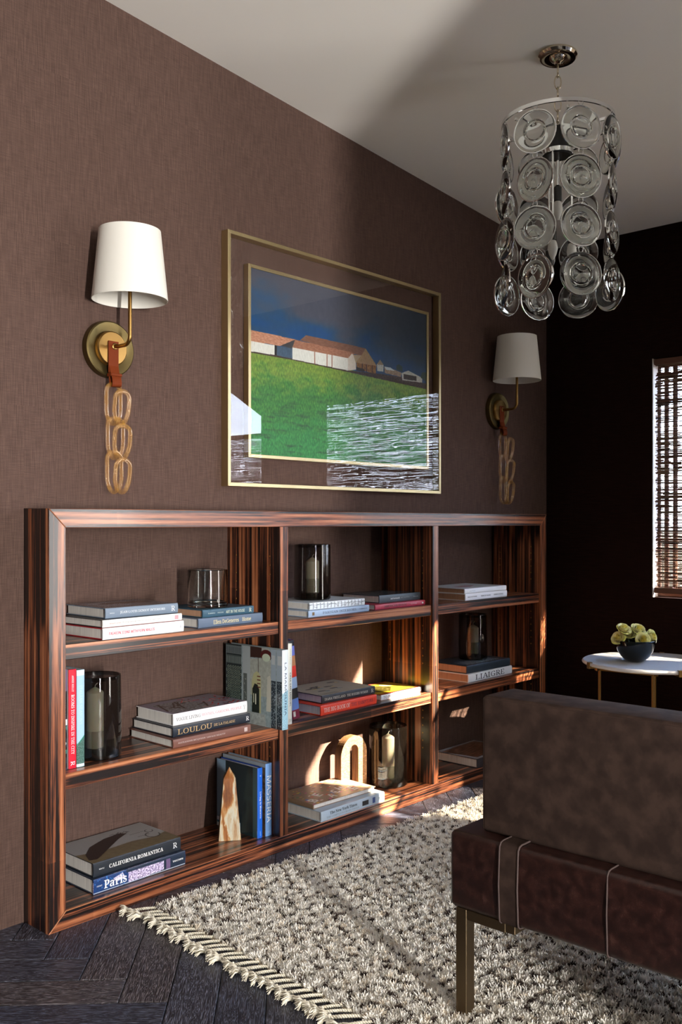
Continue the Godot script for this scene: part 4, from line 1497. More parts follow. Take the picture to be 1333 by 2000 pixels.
func build_books() -> void:
	var SER := "Droid Serif"
	var SAN := "Droid Sans"
	var white := Color8(236, 238, 240)
	var ink := Color8(24, 24, 28)
	var r := RandomNumberGenerator.new()
	r.seed = 555
	var p: Pic
	# ----- first bay, top shelf
	book({"label": "white book with red lettering at the bottom of the left top shelf stack", "at": Vector3(0.186, S2, -0.012), "len": 0.308, "t": 0.034, "dep": 0.245, "yaw": -1.5, "cover": Color8(168, 22, 40), "spine": white,
		"texts": [["FASHION ICONS WITH FERN MALLIS", SAN, 0.0085, 0.07, 0.55, Color8(196, 24, 56), true], ["R", SER, 0.009, 0.945, 0.025, Color8(150, 150, 160)]]})
	book({"label": "thin white book in the middle of the left top shelf stack", "at": Vector3(0.192, S2 + 0.035, -0.022), "len": 0.302, "t": 0.022, "dep": 0.235, "yaw": -1.5, "cover": Color8(30, 26, 26), "spine": Color8(232, 230, 226),
		"texts": [["Richard Corman", SAN, 0.0045, 0.08, 0.14, Color8(190, 110, 110)], ["Photographing Fashion: British High Style", SAN, 0.0050, 0.23, 0.48, Color8(130, 128, 128)], ["\u25A3", SAN, 0.013, 0.90, 0.05, Color8(196, 150, 156)]]})
	p = Pic.new(128, 112, Color8(92, 104, 118))
	p.oval(0.45, 0.35, 0.33, 0.24, Color8(150, 158, 168)); p.oval(0.5, 0.38, 0.26, 0.16, Color8(60, 52, 50)); p.oval(0.36, 0.6, 0.22, 0.12, Color8(130, 136, 146)); p.poly([[0.6, 0.2], [0.95, 0.3], [0.9, 0.6], [0.62, 0.5]], Color8(70, 54, 48))
	book({"label": "steel blue book with a glossy photo cover on top of the left stack", "at": Vector3(0.220, S2 + 0.0578, -0.050), "len": 0.270, "t": 0.031, "dep": 0.225, "yaw": 1.0, "cover": Color8(112, 128, 146), "top": printed(p, 0.15),
		"texts": [["JEAN-LOUIS DENIOT INTERIORS", SER, 0.0092, 0.19, 0.62, Color8(222, 228, 234)], ["RIZZOLI", SER, 0.0035, 0.055, 0.06, Color8(210, 216, 224)], ["R", SER, 0.016, 0.90, 0.055, Color8(232, 236, 240)]]})
	book({"label": "slate blue book with gold lettering lying under a teal book", "at": Vector3(0.570, S2, -0.040), "len": 0.292, "t": 0.032, "dep": 0.235, "yaw": -1.0, "cover": Color8(86, 102, 124),
		"texts": [["Ellen DeGeneres", SER, 0.0135, 0.22, 0.39, Color8(226, 214, 160)], ["Home", SER, 0.0125, 0.665, 0.14, Color8(226, 214, 160)]]})
	book({"label": "teal blue book under the clear glass vase", "at": Vector3(0.592, S2 + 0.0328, -0.045), "len": 0.232, "t": 0.026, "dep": 0.225, "yaw": -1.0, "cover": Color8(44, 80, 100), "pages": M.pages_tan,
		"texts": [["ART IN THE HOUSE", SAN, 0.0095, 0.44, 0.37, Color8(206, 214, 190)], ["BLUMENFELD", SAN, 0.004, 0.10, 0.13, Color8(170, 186, 186)], ["PEREGRIN", SAN, 0.004, 0.28, 0.11, Color8(170, 186, 186)], ["R", SER, 0.013, 0.90, 0.05, Color8(214, 220, 200)]]})
	# ----- first bay, middle shelf
	p = Pic.new(64, 256, Color8(96, 84, 112))
	p.rect(0, 0.22, 1, 0.5, Color8(12, 12, 16)); p.rect(0, 0.5, 1, 0.56, white); p.rect(0, 0.56, 1, 1, Color8(40, 52, 62))
	for i in 30:
		p.oval(r.randf(), r.randf_range(0.58, 0.98), 0.2, 0.02, [white, Color8(60, 120, 110), Color8(14, 14, 18)][i % 3])
	book({"label": "black and white patterned book standing between the bookcase side and the red spined book", "stand": true, "at": Vector3(0.0775, S1, -0.050), "len": 0.292, "t": 0.026, "dep": 0.22, "cover": Color8(40, 40, 46), "face": spine_face(p),
		"texts": [["CURRY", SAN, 0.014, 0.29, 0.19, white, true]]})
	book({"label": "red book with white lettering standing upright on the left middle shelf", "stand": true, "at": Vector3(0.1055, S1, -0.046), "len": 0.290, "t": 0.025, "dep": 0.225, "cover": Color8(226, 218, 220), "spine": Color8(206, 8, 44),
		"texts": [["ANNIE KELLY", SER, 0.0058, 0.06, 0.165, white], ["ROOMS TO INSPIRE IN THE CITY", SER, 0.0098, 0.255, 0.60, white], ["R", SER, 0.013, 0.925, 0.045, white]]})
	p = Pic.new(64, 256, Color8(160, 196, 224))
	p.rect(0, 0.0, 1, 0.06, Color8(206, 224, 236)); p.poly([[0, 0.78], [1, 0.68], [1, 1], [0, 1]], Color8(70, 104, 96), noise(0.2, 2, 5), 0.25); p.line(0, 0.77, 1, 0.68, 1.6, Color8(30, 130, 100)); p.rect(0, 0.965, 1, 1, Color8(200, 214, 222))
	book({"label": "sky blue book with a green field on its spine standing beside the smoked candle holder", "stand": true, "at": Vector3(0.1315, S1, -0.044), "len": 0.286, "t": 0.0255, "dep": 0.22, "cover": Color8(168, 190, 200), "face": spine_face(p),
		"texts": [["ITALIAN SEASONS", SER, 0.009, 0.16, 0.40, Color8(186, 210, 228)]]})
	book({"label": "brown book at the bottom of the middle shelf stack beside the smoked holder", "at": Vector3(0.453, S1, -0.022), "len": 0.324, "t": 0.0275, "dep": 0.245, "yaw": 1.5, "cover": Color8(112, 74, 64),
		"texts": [["ALEXANDER MCQUEEN: SAVAGE BEAUTY", SER, 0.0062, 0.055, 0.60, Color8(190, 176, 172)], ["\u25C9", SAN, 0.014, 0.91, 0.043, Color8(186, 168, 166)]]})
	book({"label": "dark navy book with gold lettering in the middle of the left stack of three", "at": Vector3(0.470, S1 + 0.0283, -0.045), "len": 0.328, "t": 0.0305, "dep": 0.228, "yaw": 1.0, "cover": Color8(26, 34, 46),
		"texts": [["LOULOU", SER, 0.0165, 0.055, 0.43, Color8(190, 158, 110)], ["DE LA FALAISE", SER, 0.0082, 0.51, 0.28, Color8(204, 172, 124)], ["R", SER, 0.014, 0.94, 0.042, Color8(222, 222, 226)]]})
	p = Pic.new(160, 112, Color8(128, 124, 140))
	p.poly([[0.1, 0.2], [0.55, 0.15], [0.6, 0.95], [0.05, 0.95]], Color8(118, 120, 124), noise(0.15, 3, 8), 0.2)
	for i in 9:
		var x := r.randf_range(0.05, 0.55)
		p.line(x, r.randf_range(0.2, 0.9), x + 0.12, r.randf_range(0.2, 0.9), 1.6, Color8(20, 16, 16))
	for i in 46:
		var x := r.randf_range(0.45, 0.98)
		var y := r.randf_range(0.08, 0.95)
		p.line(x, y, x + r.randf_range(-0.08, 0.08), y + r.randf_range(-0.09, 0.09), 1.3, [Color8(178, 24, 34), Color8(150, 40, 44), Color8(204, 120, 124)][i % 3])
	book({"label": "white book with grey and red cover photo topping the left stack of three", "at": Vector3(0.487, S1 + 0.0596, -0.066), "len": 0.316, "t": 0.0385, "dep": 0.208, "yaw": 1.0, "cover": Color8(228, 228, 230), "top": printed(p, 0.25),
		"texts": [["VOGUE LIVING", SER, 0.0105, 0.035, 0.315, Color8(60, 60, 64)], ["HOUSES, GARDENS, PEOPLE", SER, 0.0100, 0.37, 0.545, Color8(222, 134, 150)], ["Y", SER, 0.014, 0.94, 0.035, Color8(170, 176, 184)]]})
	book({"label": "large book with a palace arches cover standing out past the first divider", "stand": true, "at": Vector3(0.8845, S1, 0.047), "len": 0.277, "t": 0.0275, "dep": 0.298, "yaw": 0.0, "cover": Color8(150, 166, 170), "face": spine_face(palace_spine(r)), "under": side_print(palace_cover(r)),
		"texts": [["LA MAMOUNIA", SAN, 0.0090, 0.16, 0.66, Color8(40, 54, 80)]]})
	# ----- second bay
	book({"label": "slim white book standing just right of the first divider", "stand": true, "at": Vector3(0.9580, S1, -0.004), "len": 0.288, "t": 0.0205, "dep": 0.24, "cover": Color8(226, 230, 222),
		"texts": [["ANNIE KELLY", SER, 0.0052, 0.06, 0.20, Color8(190, 184, 140)], ["CASA SAN MIGUEL", SAN, 0.0070, 0.36, 0.42, Color8(50, 52, 52)], ["R", SER, 0.010, 0.93, 0.04, Color8(170, 178, 170)]]})
	book({"label": "thin charcoal book wedged behind the slim white book in the middle bay", "stand": true, "at": Vector3(0.9752, S1, -0.040), "len": 0.306, "t": 0.0115, "dep": 0.22, "cover": Color8(36, 42, 48)})
	p = Pic.new(64, 256, Color8(96, 110, 190))
	var bands := [[0.0, Color8(30, 34, 44)], [0.08, Color8(98, 112, 196)], [0.20, Color8(178, 122, 82)], [0.33, Color8(214, 52, 38)], [0.47, Color8(150, 178, 216)], [0.61, Color8(22, 24, 26)], [0.74, Color8(92, 126, 196)], [0.88, Color8(122, 18, 56)]]
	for q in bands:
		p.rect(0, q[0], 1, 1, q[1])
	p.rect(0.1, 0.90, 0.4, 0.97, Color8(206, 204, 196))
	book({"label": "book with a multicoloured striped spine leaning beside the slim white book", "stand": true, "at": Vector3(1.032, S1 + 0.0022, -0.045), "len": 0.292, "t": 0.036, "dep": 0.22, "lean": 6.5, "cover": Color8(92, 110, 180), "face": spine_face(p)})
	book({"label": "pale blue book under a sketch-covered white book on the middle top shelf", "at": Vector3(1.066, S2, -0.018), "len": 0.352, "t": 0.0245, "dep": 0.25, "yaw": -1.5, "cover": Color8(150, 172, 200),
		"texts": [["PARISIAN INTERIORS", SER, 0.0088, 0.22, 0.55, Color8(48, 62, 88)], ["FLAMMARION", SER, 0.0042, 0.83, 0.13, Color8(60, 76, 104)], ["\u2666", SER, 0.012, 0.055, 0.035, Color8(110, 90, 60)]]})
	p = Pic.new(256, 24, Color8(214, 222, 230))
	for i in 16:
		var x := i / 16.0
		p.line(x, 0.1, x, 0.9, 0.7, Color8(64, 72, 84))
		p.line(x, r.randf_range(0.1, 0.9), x + 0.07, r.randf_range(0.1, 0.9), 0.6, Color8(90, 98, 108))
	p.line(0.0, 0.35, 1.0, 0.42, 0.6, Color8(90, 98, 108))
	book({"label": "white book with black line drawing on its spine under the dark candle holder", "at": Vector3(1.090, S2 + 0.0252, -0.036), "len": 0.306, "t": 0.026, "dep": 0.235, "yaw": 1.0, "cover": Color8(206, 216, 226), "face": spine_face(p, false)})
	book({"label": "raspberry red book under a charcoal book on the middle top shelf", "at": Vector3(1.458, S2, -0.030), "len": 0.332, "t": 0.0205, "dep": 0.23, "yaw": -0.5, "cover": Color8(178, 44, 68),
		"texts": [["AMERICAN RUSTIC", SAN, 0.0100, 0.17, 0.45, Color8(40, 14, 22)], ["FLETCHER", SAN, 0.005, 0.70, 0.12, Color8(214, 150, 160)], ["\u25A0", SAN, 0.007, 0.93, 0.03, white]]})
	p = Pic.new(96, 80, Color8(64, 72, 80)); p.poly([[0.2, 0.2], [0.85, 0.15], [0.8, 0.6], [0.3, 0.7]], Color8(86, 92, 98))
	book({"label": "charcoal book lying on the raspberry red book", "at": Vector3(1.520, S2 + 0.0213, -0.060), "len": 0.272, "t": 0.0305, "dep": 0.205, "cover": Color8(66, 76, 84), "top": printed(p, 0.25),
		"texts": [["axel vervoordt", SAN, 0.0075, 0.26, 0.22, Color8(214, 220, 224), true], ["wabi inspirations", SAN, 0.0058, 0.50, 0.22, Color8(150, 158, 164)], ["Flammarion", SAN, 0.0045, 0.82, 0.12, Color8(170, 176, 180)]]})
	book({"label": "orange red book under a dark book on the sunlit middle shelf", "at": Vector3(1.135, S1, -0.022), "len": 0.326, "t": 0.0365, "dep": 0.25, "yaw": -0.5, "cover": Color8(232, 68, 38),
		"texts": [["THE BIG BOOK OF", SER, 0.0150, 0.055, 0.45, Color8(238, 226, 220)], ["THE HAMPTONS", SER, 0.0130, 0.53, 0.40, Color8(88, 30, 70)], ["I", SER, 0.014, 0.955, 0.006, Color8(120, 30, 40)]]})
	p = Pic.new(160, 128, Color8(178, 172, 156))
	for i in 7:
		var x := r.randf_range(0.2, 0.85)
		var y := r.randf_range(0.15, 0.8)
		p.oval(x, y, 0.07, 0.03, Color8(28, 28, 28)); p.line(x, y, x + 0.1, y + r.randf_range(-0.1, 0.1), 1.4, Color8(40, 44, 44)); p.oval(x + 0.06, y + 0.06, 0.04, 0.02, [Color8(206, 180, 90), Color8(110, 150, 170)][i % 2])
	for i in 9:
		p.line(0.04 + i * 0.035, 0.86, 0.06 + i * 0.035, 0.95, 1.0, Color8(60, 58, 54))
	book({"label": "dark grey book with a beige illustrated cover on the orange red book", "at": Vector3(1.165, S1 + 0.0373, -0.044), "len": 0.300, "t": 0.0305, "dep": 0.232, "yaw": 1.5, "cover": Color8(36, 40, 48), "top": printed(p, 0.4),
		"texts": [["DIANA VREELAND", SER, 0.0092, 0.045, 0.38, Color8(206, 204, 190)], ["THE MODERN WOMAN", SER, 0.0090, 0.455, 0.40, Color8(206, 204, 190)], ["R", SER, 0.014, 0.92, 0.045, Color8(214, 212, 200)]]})
	p = Pic.new(128, 96, Color8(196, 168, 40))
	p.rect(0, 0, 1, 0.08, Color8(190, 60, 50)); p.rect(0, 0.9, 1, 1, Color8(190, 60, 50)); p.poly([[0.1, 0.3], [0.5, 0.2], [0.7, 0.5], [0.4, 0.8], [0.1, 0.7]], Color8(70, 62, 22), noise(0.12, 3, 4), 0.2); p.oval(0.75, 0.3, 0.12, 0.14, Color8(226, 206, 120))
	book({"label": "thin white spined book with a yellow cover in the sun by the second divider", "at": Vector3(1.520, S1, -0.050), "len": 0.268, "t": 0.021, "dep": 0.20, "yaw": -0.5, "cover": Color8(186, 132, 150), "spine": white, "top": printed(p, 0.3),
		"texts": [["TO INDIA WITH LOVE", SAN, 0.0105, 0.05, 0.72, Color8(44, 44, 56)]]})
	book({"label": "thick pale blue newspaper book on the bottom shelf of the middle bay", "at": Vector3(1.118, S0, -0.004), "len": 0.362, "t": 0.038, "dep": 0.262, "yaw": 0.5, "cover": Color8(172, 190, 206),
		"texts": [["The New York Times", SER, 0.0110, 0.13, 0.42, Color8(28, 30, 36), true, 0.66], ["THE COMPLETE FRONT PAGES", SER, 0.0060, 0.08, 0.50, Color8(128, 140, 152), false, 0.30], ["\u25A0\u25A0\u25A0", SAN, 0.018, 0.635, 0.10, Color8(30, 32, 36)], ["\u25A9", SAN, 0.022, 0.80, 0.045, Color8(40, 70, 130)], ["T", SER, 0.008, 0.90, 0.02, Color8(28, 30, 36), true]]})
	p = Pic.new(224, 160, Color8(150, 126, 104))
	var dots := [Color8(214, 70, 60), Color8(232, 196, 60), Color8(50, 110, 190), Color8(60, 150, 90), Color8(200, 80, 150), Color8(240, 236, 226), Color8(40, 40, 60), Color8(236, 130, 50)]
	for i in 130:
		p.oval(r.randf(), r.randf(), 0.010 + r.randf() * 0.012, 0.012 + r.randf() * 0.016, dots[r.randi() % 8])
	var be := book({"label": "tan book dotted with coloured spots and big white letters on the newspaper book", "at": Vector3(1.127, S0 + 0.0388, -0.255), "len": 0.208, "t": 0.0165, "dep": 0.345, "yaw": 92.0, "cover": Color8(150, 126, 104), "top": printed(p, 0.4)})
	for q in [["B", -0.150, 0.062, 0.25], ["E", -0.085, 0.022, 0.25], ["A", -0.055, 0.064, -0.1], ["C", -0.005, 0.040, 0.2], ["H", 0.040, 0.018, -0.2], ["E", 0.078, 0.062, 0.15], ["S", 0.118, 0.026, 0.25]]:
		letters(be, q[0], SAN, 0.040, 0.030, Transform3D(be.basis.inverse() * Basis(Vector3.UP, q[3]) * Basis(Vector3(1, 0, 0), -PI / 2), be.basis.inverse() * Vector3(q[1], 0.0169, q[2])), paint(Color8(222, 222, 220), 0.5), true)
	# ----- third bay
	book({"label": "white book lying lower on the right top shelf", "at": Vector3(2.063, S2, -0.016), "len": 0.345, "t": 0.0305, "dep": 0.24, "yaw": -0.5, "cover": Color8(234, 236, 240), "pages": M.pages_tan,
		"texts": [["MAJA HOFFMANN", SAN, 0.0062, 0.05, 0.21, Color8(60, 62, 68)], ["FRANCOIS HALARD", SAN, 0.0062, 0.36, 0.23, Color8(60, 62, 68)], ["ROBERTO PERSALA", SAN, 0.0062, 0.67, 0.23, Color8(60, 62, 68)]]})
	p = Pic.new(96, 64, Color8(226, 230, 234)); p.poly([[0.15, 0.55], [0.5, 0.42], [0.7, 0.52], [0.4, 0.72]], Color8(186, 130, 140))
	book({"label": "thin white book with a pink motif on top of the right top shelf", "at": Vector3(2.066, S2 + 0.0313, -0.022), "len": 0.342, "t": 0.021, "dep": 0.235, "cover": Color8(234, 236, 240), "pages": M.pages_tan, "top": printed(p, 0.3),
		"texts": [["arles", SAN, 0.006, 0.11, 0.13, Color8(180, 186, 192)]]})
	book({"label": "white book with tall black serif letters under the dark book in the right bay", "at": Vector3(2.107, S1, -0.030), "len": 0.372, "t": 0.036, "dep": 0.235, "yaw": -1.0, "cover": Color8(228, 230, 228), "pages": M.pages_tan,
		"texts": [["LIAIGRE", SER, 0.0235, 0.15, 0.66, Color8(28, 28, 28)]]})
	p = Pic.new(160, 96, Color8(44, 54, 62))
	for i in 7:
		p.line(0.12 + i * 0.11, 0.55, 0.16 + i * 0.11, 0.85, 2.0, Color8(176, 190, 196))
		p.line(0.12 + i * 0.11, 0.85, 0.19 + i * 0.11, 0.85, 1.4, Color8(176, 190, 196))
	book({"label": "dark slate book under the smoked holder in the right bay", "at": Vector3(2.118, S1 + 0.0368, -0.046), "len": 0.350, "t": 0.035, "dep": 0.215, "yaw": 1.0, "cover": Color8(42, 52, 60), "pages": M.pages_tan, "top": printed(p, 0.35)})
	p = Pic.new(128, 112, Color8(150, 150, 156))
	p.poly([[0.02, 0.1], [0.95, 0.05], [0.98, 0.8], [0.1, 0.9]], Color8(96, 56, 34), noise(0.09, 3, 91), 0.4, 0.4, 2.0)
	book({"label": "book with a brown animal cover on the bottom shelf behind the sofa back", "at": Vector3(2.148, S0, -0.010), "len": 0.300, "t": 0.041, "dep": 0.225, "cover": Color8(52, 50, 56), "top": printed(p, 0.3)})
	# ----- first bay, bottom shelf
	p = Pic.new(256, 32, Color8(22, 56, 110))
	p.rect(0.55, 0, 1, 1, Color8(30, 44, 62)); p.poly([[0.36, 0.1], [0.75, 0.2], [0.75, 0.85], [0.36, 0.95]], Color8(178, 166, 200), noise(0.2, 3, 6), 0.6); p.rect(0.34, 0.0, 1.0, 0.22, Color8(30, 44, 66)); p.poly([[0.2, 0.3], [0.3, 0.1], [0.33, 0.5], [0.22, 0.6]], Color8(196, 190, 214), noise(0.3, 2, 7), 0.4); p.rect(0.78, 0.2, 0.83, 1, Color8(104, 84, 120)); p.rect(0.0, 0.93, 1, 1, Color8(190, 198, 208))
	for i in 40:
		p.oval(r.randf_range(0.0, 0.34), r.randf(), 0.006, 0.05, [Color8(16, 40, 84), Color8(50, 110, 180)][i % 2])
	book({"label": "blue book with a city photograph spine at the bottom left of the bookcase", "at": Vector3(0.171, S0, -0.038), "len": 0.343, "t": 0.0445, "dep": 0.238, "cover": Color8(34, 44, 62), "face": spine_face(p, false),
		"texts": [["Paris", SER, 0.0260, 0.105, 0.235, white, true], ["TASCHEN", SAN, 0.0055, 0.85, 0.12, white, true], ["PORTRAIT", SER, 0.004, 0.03, 0.055, white]]})
	p = Pic.new(224, 160, Color8(150, 150, 148))
	p.poly([[0.0, 0.55], [0.25, 0.66], [0.6, 0.62], [0.85, 0.70], [1.0, 0.62], [1.0, 1.0], [0.0, 1.0]], Color8(106, 94, 70), noise(0.05, 2, 3), 0.05)
	p.poly([[0.02, 0.85], [0.08, 0.62], [0.22, 0.40], [0.45, 0.24], [0.64, 0.20], [0.70, 0.28], [0.55, 0.40], [0.4, 0.56], [0.25, 0.72], [0.1, 0.88]], Color8(20, 18, 18), noise(0.1, 3, 2), 0.05)
	for i in 26:
		var a := Vector2(r.randf_range(0.52, 0.74), r.randf_range(0.18, 0.36))
		p.line(a.x, a.y, a.x + r.randf_range(-0.05, 0.06), a.y + r.randf_range(-0.06, 0.06), 0.9, Color8(24, 20, 20))
	for i in 14:
		var w := i / 13.0 * 4.4
		p.line(0.86 + 0.07 * cos(w), 0.60 + 0.11 * sin(w), 0.86 + 0.07 * cos(w + 0.33), 0.60 + 0.11 * sin(w + 0.33), 1.5, Color8(28, 24, 22))
		p.line(0.90 + 0.04 * cos(w), 0.42 + 0.06 * sin(w), 0.90 + 0.04 * cos(w + 0.33), 0.42 + 0.06 * sin(w + 0.33), 1.1, Color8(28, 24, 22))
	for i in 9:
		p.rect(0.70 + i * 0.018, 0.36, 0.708 + i * 0.018, 0.41, Color8(60, 56, 54))
		p.rect(0.72 + i * 0.016, 0.52, 0.728 + i * 0.016, 0.56, Color8(60, 56, 54))
	book({"label": "dark spined book with a black gown on its cover atop the blue city book", "at": Vector3(0.179, S0 + 0.0453, -0.052), "len": 0.327, "t": 0.042, "dep": 0.222, "cover": Color8(34, 40, 48), "top": printed(p, 0.3),
		"texts": [["CALIFORNIA ROMANTICA", SER, 0.0115, 0.17, 0.615, Color8(232, 232, 230), true], ["RIZZOLI", SER, 0.0036, 0.06, 0.055, white], ["R", SER, 0.017, 0.905, 0.05, white]]})
	p = Pic.new(160, 224, Color8(26, 40, 44))
	p.rect(0.0, 0.0, 0.12, 1, Color8(44, 70, 76)); p.rect(0.78, 0.0, 1, 0.9, Color8(120, 146, 168)); p.poly([[0.62, 0.24], [0.8, 0.18], [0.8, 0.5], [0.66, 0.46]], Color8(64, 96, 104)); p.poly([[0.50, 0.84], [0.56, 0.80], [0.60, 0.74], [0.66, 0.70], [0.70, 0.62], [0.78, 0.62], [0.78, 0.86]], Color8(214, 222, 230))
	p.rect(0.42, 0.86, 1, 1, Color8(206, 218, 228))
	for i in 6:
		for j in 3:
			if (i + j) % 2 == 0:
				p.rect(0.44 + i * 0.095, 0.87 + j * 0.045, 0.52 + i * 0.095, 0.905 + j * 0.045, Color8(60, 110, 140))
	book({"label": "bright blue spined book standing behind the onyx obelisk", "stand": true, "at": Vector3(0.8515, S0, -0.046), "len": 0.246, "t": 0.0225, "dep": 0.222, "cover": Color8(16, 62, 150), "spine": Color8(18, 92, 200), "under": side_print(p),
		"texts": [["Living in Morocco", SER, 0.0095, 0.34, 0.38, Color8(226, 234, 244)], ["T", SAN, 0.006, 0.10, 0.03, white], ["FLAMMARION", SAN, 0.0042, 0.90, 0.07, Color8(150, 190, 230)]]})
	p = Pic.new(96, 128, Color8(92, 80, 70)); p.poly([[0, 0.1], [1, 0.05], [1, 1], [0, 1]], Color8(88, 74, 60), noise(0.08, 3, 12), 0.18); p.rect(0, 0, 1, 0.06, Color8(140, 150, 160))
	book({"label": "pale blue spined book standing against the first divider on the bottom shelf", "stand": true, "at": Vector3(0.8880, S0, -0.040), "len": 0.256, "t": 0.029, "dep": 0.232, "cover": Color8(128, 146, 166), "spine": Color8(112, 158, 218), "under": side_print(p),
		"texts": [["MASSERIA", SAN, 0.0205, 0.17, 0.64, Color8(232, 240, 248)], ["R", SER, 0.011, 0.93, 0.03, Color8(170, 196, 230)]]})

# texture across a spine: drawn upright for standing books, lengthwise for lying ones
func spine_face(p: Pic, upright := true) -> StandardMaterial3D:
	if upright:
		p.im.rotate_90(COUNTERCLOCKWISE)
	return textured(p.tex(), 0.35)

# a cover seen on the underside of a standing book: turned so its top is at the book's top
func side_print(p: Pic) -> StandardMaterial3D:
	p.im.rotate_90(COUNTERCLOCKWISE)
	return textured(p.tex(), 0.22)

func palace_spine(r: RandomNumberGenerator) -> Pic:
	var p := Pic.new(32, 256, Color8(206, 216, 226))
	p.poly([[0, 0.55], [1, 0.5], [1, 1], [0, 1]], Color8(134, 172, 190), noise(0.3, 2, 15), 0.3)
	return p

func palace_cover(r: RandomNumberGenerator) -> Pic:
	var p := Pic.new(240, 240, Color8(126, 142, 146))
	var n := noise(0.06, 3, 17)
	p.poly([[0, 0], [1, 0], [1, 1], [0, 1]], Color8(132, 148, 152), n, 0.08)
	p.poly([[0.22, 0.0], [0.42, 0.0], [0.42, 0.12], [0.22, 0.12]], Color8(150, 154, 148))
	p.poly([[0.20, 0.12], [0.56, 0.16], [0.56, 0.62], [0.20, 0.62]], Color8(152, 158, 150), n, 0.06)
	p.poly([[0.36, 0.0], [0.56, 0.0], [0.56, 0.14], [0.36, 0.13]], Color8(52, 34, 30))
	p.oval(0.28, 0.09, 0.10, 0.07, Color8(70, 28, 28)); p.oval(0.28, 0.12, 0.07, 0.05, Color8(176, 190, 170))
	p.line(0.415, 0.12, 0.415, 0.40, 1.0, Color8(50, 36, 30))
	p.poly([[0.19, 0.40], [0.215, 0.34], [0.26, 0.36], [0.28, 0.80], [0.19, 0.80]], Color8(176, 176, 164))
	p.poly([[0.37, 0.84], [0.37, 0.42], [0.40, 0.33], [0.45, 0.31], [0.50, 0.35], [0.53, 0.44], [0.53, 0.84]], Color8(168, 168, 128))
	p.poly([[0.40, 0.84], [0.40, 0.54], [0.43, 0.48], [0.48, 0.47], [0.52, 0.54], [0.53, 0.84]], Color8(34, 40, 36))
	p.rect(0.455, 0.60, 0.475, 0.74, Color8(220, 220, 200)); p.rect(0.495, 0.60, 0.51, 0.72, Color8(200, 206, 180))
	for i in 4:
		p.rect(0.38, 0.37 + i * 0.045, 0.44, 0.383 + i * 0.045, Color8(84, 40, 34))
	for q in [[0.0, 0.10], [0.12, 0.20]]:
		p.rect(q[0], 0.0, q[1], 1, Color8(140, 156, 168)); p.rect(q[0] + 0.01, 0.08, q[1] - 0.01, 0.2, Color8(168, 176, 180)); p.rect(q[0], 0.40, q[1], 1, Color8(44, 54, 62))
	for i in 260:
		p.oval([0.05, 0.16][i % 2] + r.randf_range(-0.045, 0.04), r.randf_range(0.42, 0.98), 0.006, 0.005, Color8(120, 136, 146))
	p.rect(0.56, 0.0, 0.70, 1, Color8(152, 162, 164)); p.rect(0.62, 0.36, 0.69, 1.0, Color8(84, 92, 90))
	p.rect(0.72, 0.0, 1.0, 1.0, Color8(36, 46, 48))
	p.rect(0.72, 0.02, 1.0, 0.13, Color8(96, 106, 108)); p.rect(0.72, 0.145, 1.0, 0.26, Color8(66, 78, 78))
	for i in 7:
		for j in 17:
			var x := 0.735 + i * 0.044 + (0.022 if j % 2 == 1 else 0.0)
			var y := 0.30 + j * 0.043
			if x < 0.99:
				p.oval(x, y, 0.019, 0.020, Color8(118, 132, 120)); p.oval(x, y, 0.012, 0.013, Color8(22, 32, 36)); p.oval(x, y, 0.004, 0.004, Color8(150, 160, 140))
	for i in 16:
		p.rect(0.72 + i * 0.018, 0.04, 0.728 + i * 0.018, 0.12, Color8(50, 58, 62)); p.rect(0.72 + i * 0.018, 0.16, 0.726 + i * 0.018, 0.25, Color8(140, 150, 146))
	for i in 30:
		p.oval(0.655 + r.randf_range(-0.03, 0.03), r.randf_range(0.38, 0.98), 0.005, 0.008, Color8(136, 144, 136))
	p.poly([[0.30, 0.85], [0.60, 0.84], [0.62, 1.0], [0.28, 1.0]], Color8(150, 158, 156), n, 0.1)
	return p

# ---------------------------------------------------------------- candle holders, candles, ornaments
func holder(label: String, at: Vector3, rad: float, h: float, tilt := 0.0) -> Node3D:
	var t := thing("candle_holder", label, "candle holder", at + Vector3(0, 0.0004, 0), tilt)
	var st := begin()
	lathe(st, [Vector2(0, 0.0), Vector2(rad - 0.004, 0.0), Vector2(rad, 0.004), Vector2(rad + 0.0006, h * 0.4), Vector2(rad - 0.0004, h - 0.004), Vector2(rad - 0.001, h), Vector2(rad - 0.0035, h + 0.0006), Vector2(rad - 0.0055, h - 0.002), Vector2(rad - 0.0056, h - 0.012)], 56)
	part("glass_cylinder", done(st), M.smoke, t)
	part("glass_foot", lathe_mesh([Vector2(0, 0.001), Vector2(rad - 0.006, 0.001), Vector2(rad - 0.005, 0.010), Vector2(rad * 0.62, 0.020), Vector2(0.030, 0.026), Vector2(0, 0.026)], 40), M.smoke_thick, t)
	part("candle_cup", lathe_mesh([Vector2(0.0315, 0.0262), Vector2(0.0335, 0.0262), Vector2(0.0335, 0.080), Vector2(0.0315, 0.080)], 36, Transform3D(), true), M.cup, t)
	return t

func candle(label: String, at: Vector3, h: float, lean := 0.0) -> void:
	var t := thing("candle", label, "candle", at)
	var rad := 0.0262
	part("wax_body", lathe_mesh([Vector2(0, 0.0), Vector2(rad - 0.001, 0.0), Vector2(rad, 0.002), Vector2(rad, h - 0.016), Vector2(rad - 0.003, h - 0.012), Vector2(0.010, h - 0.004), Vector2(0.003, h), Vector2(0, h)], 36), M.wax, t)
	part("wick", tube_mesh([Vector3(0, h - 0.002, 0), Vector3(0.001, h + 0.006, 0), Vector3(0.004, h + 0.010, 0.002), Vector3(0.007 + lean, h + 0.012, 0.003)], 0.0010, 6), M.wick, t)

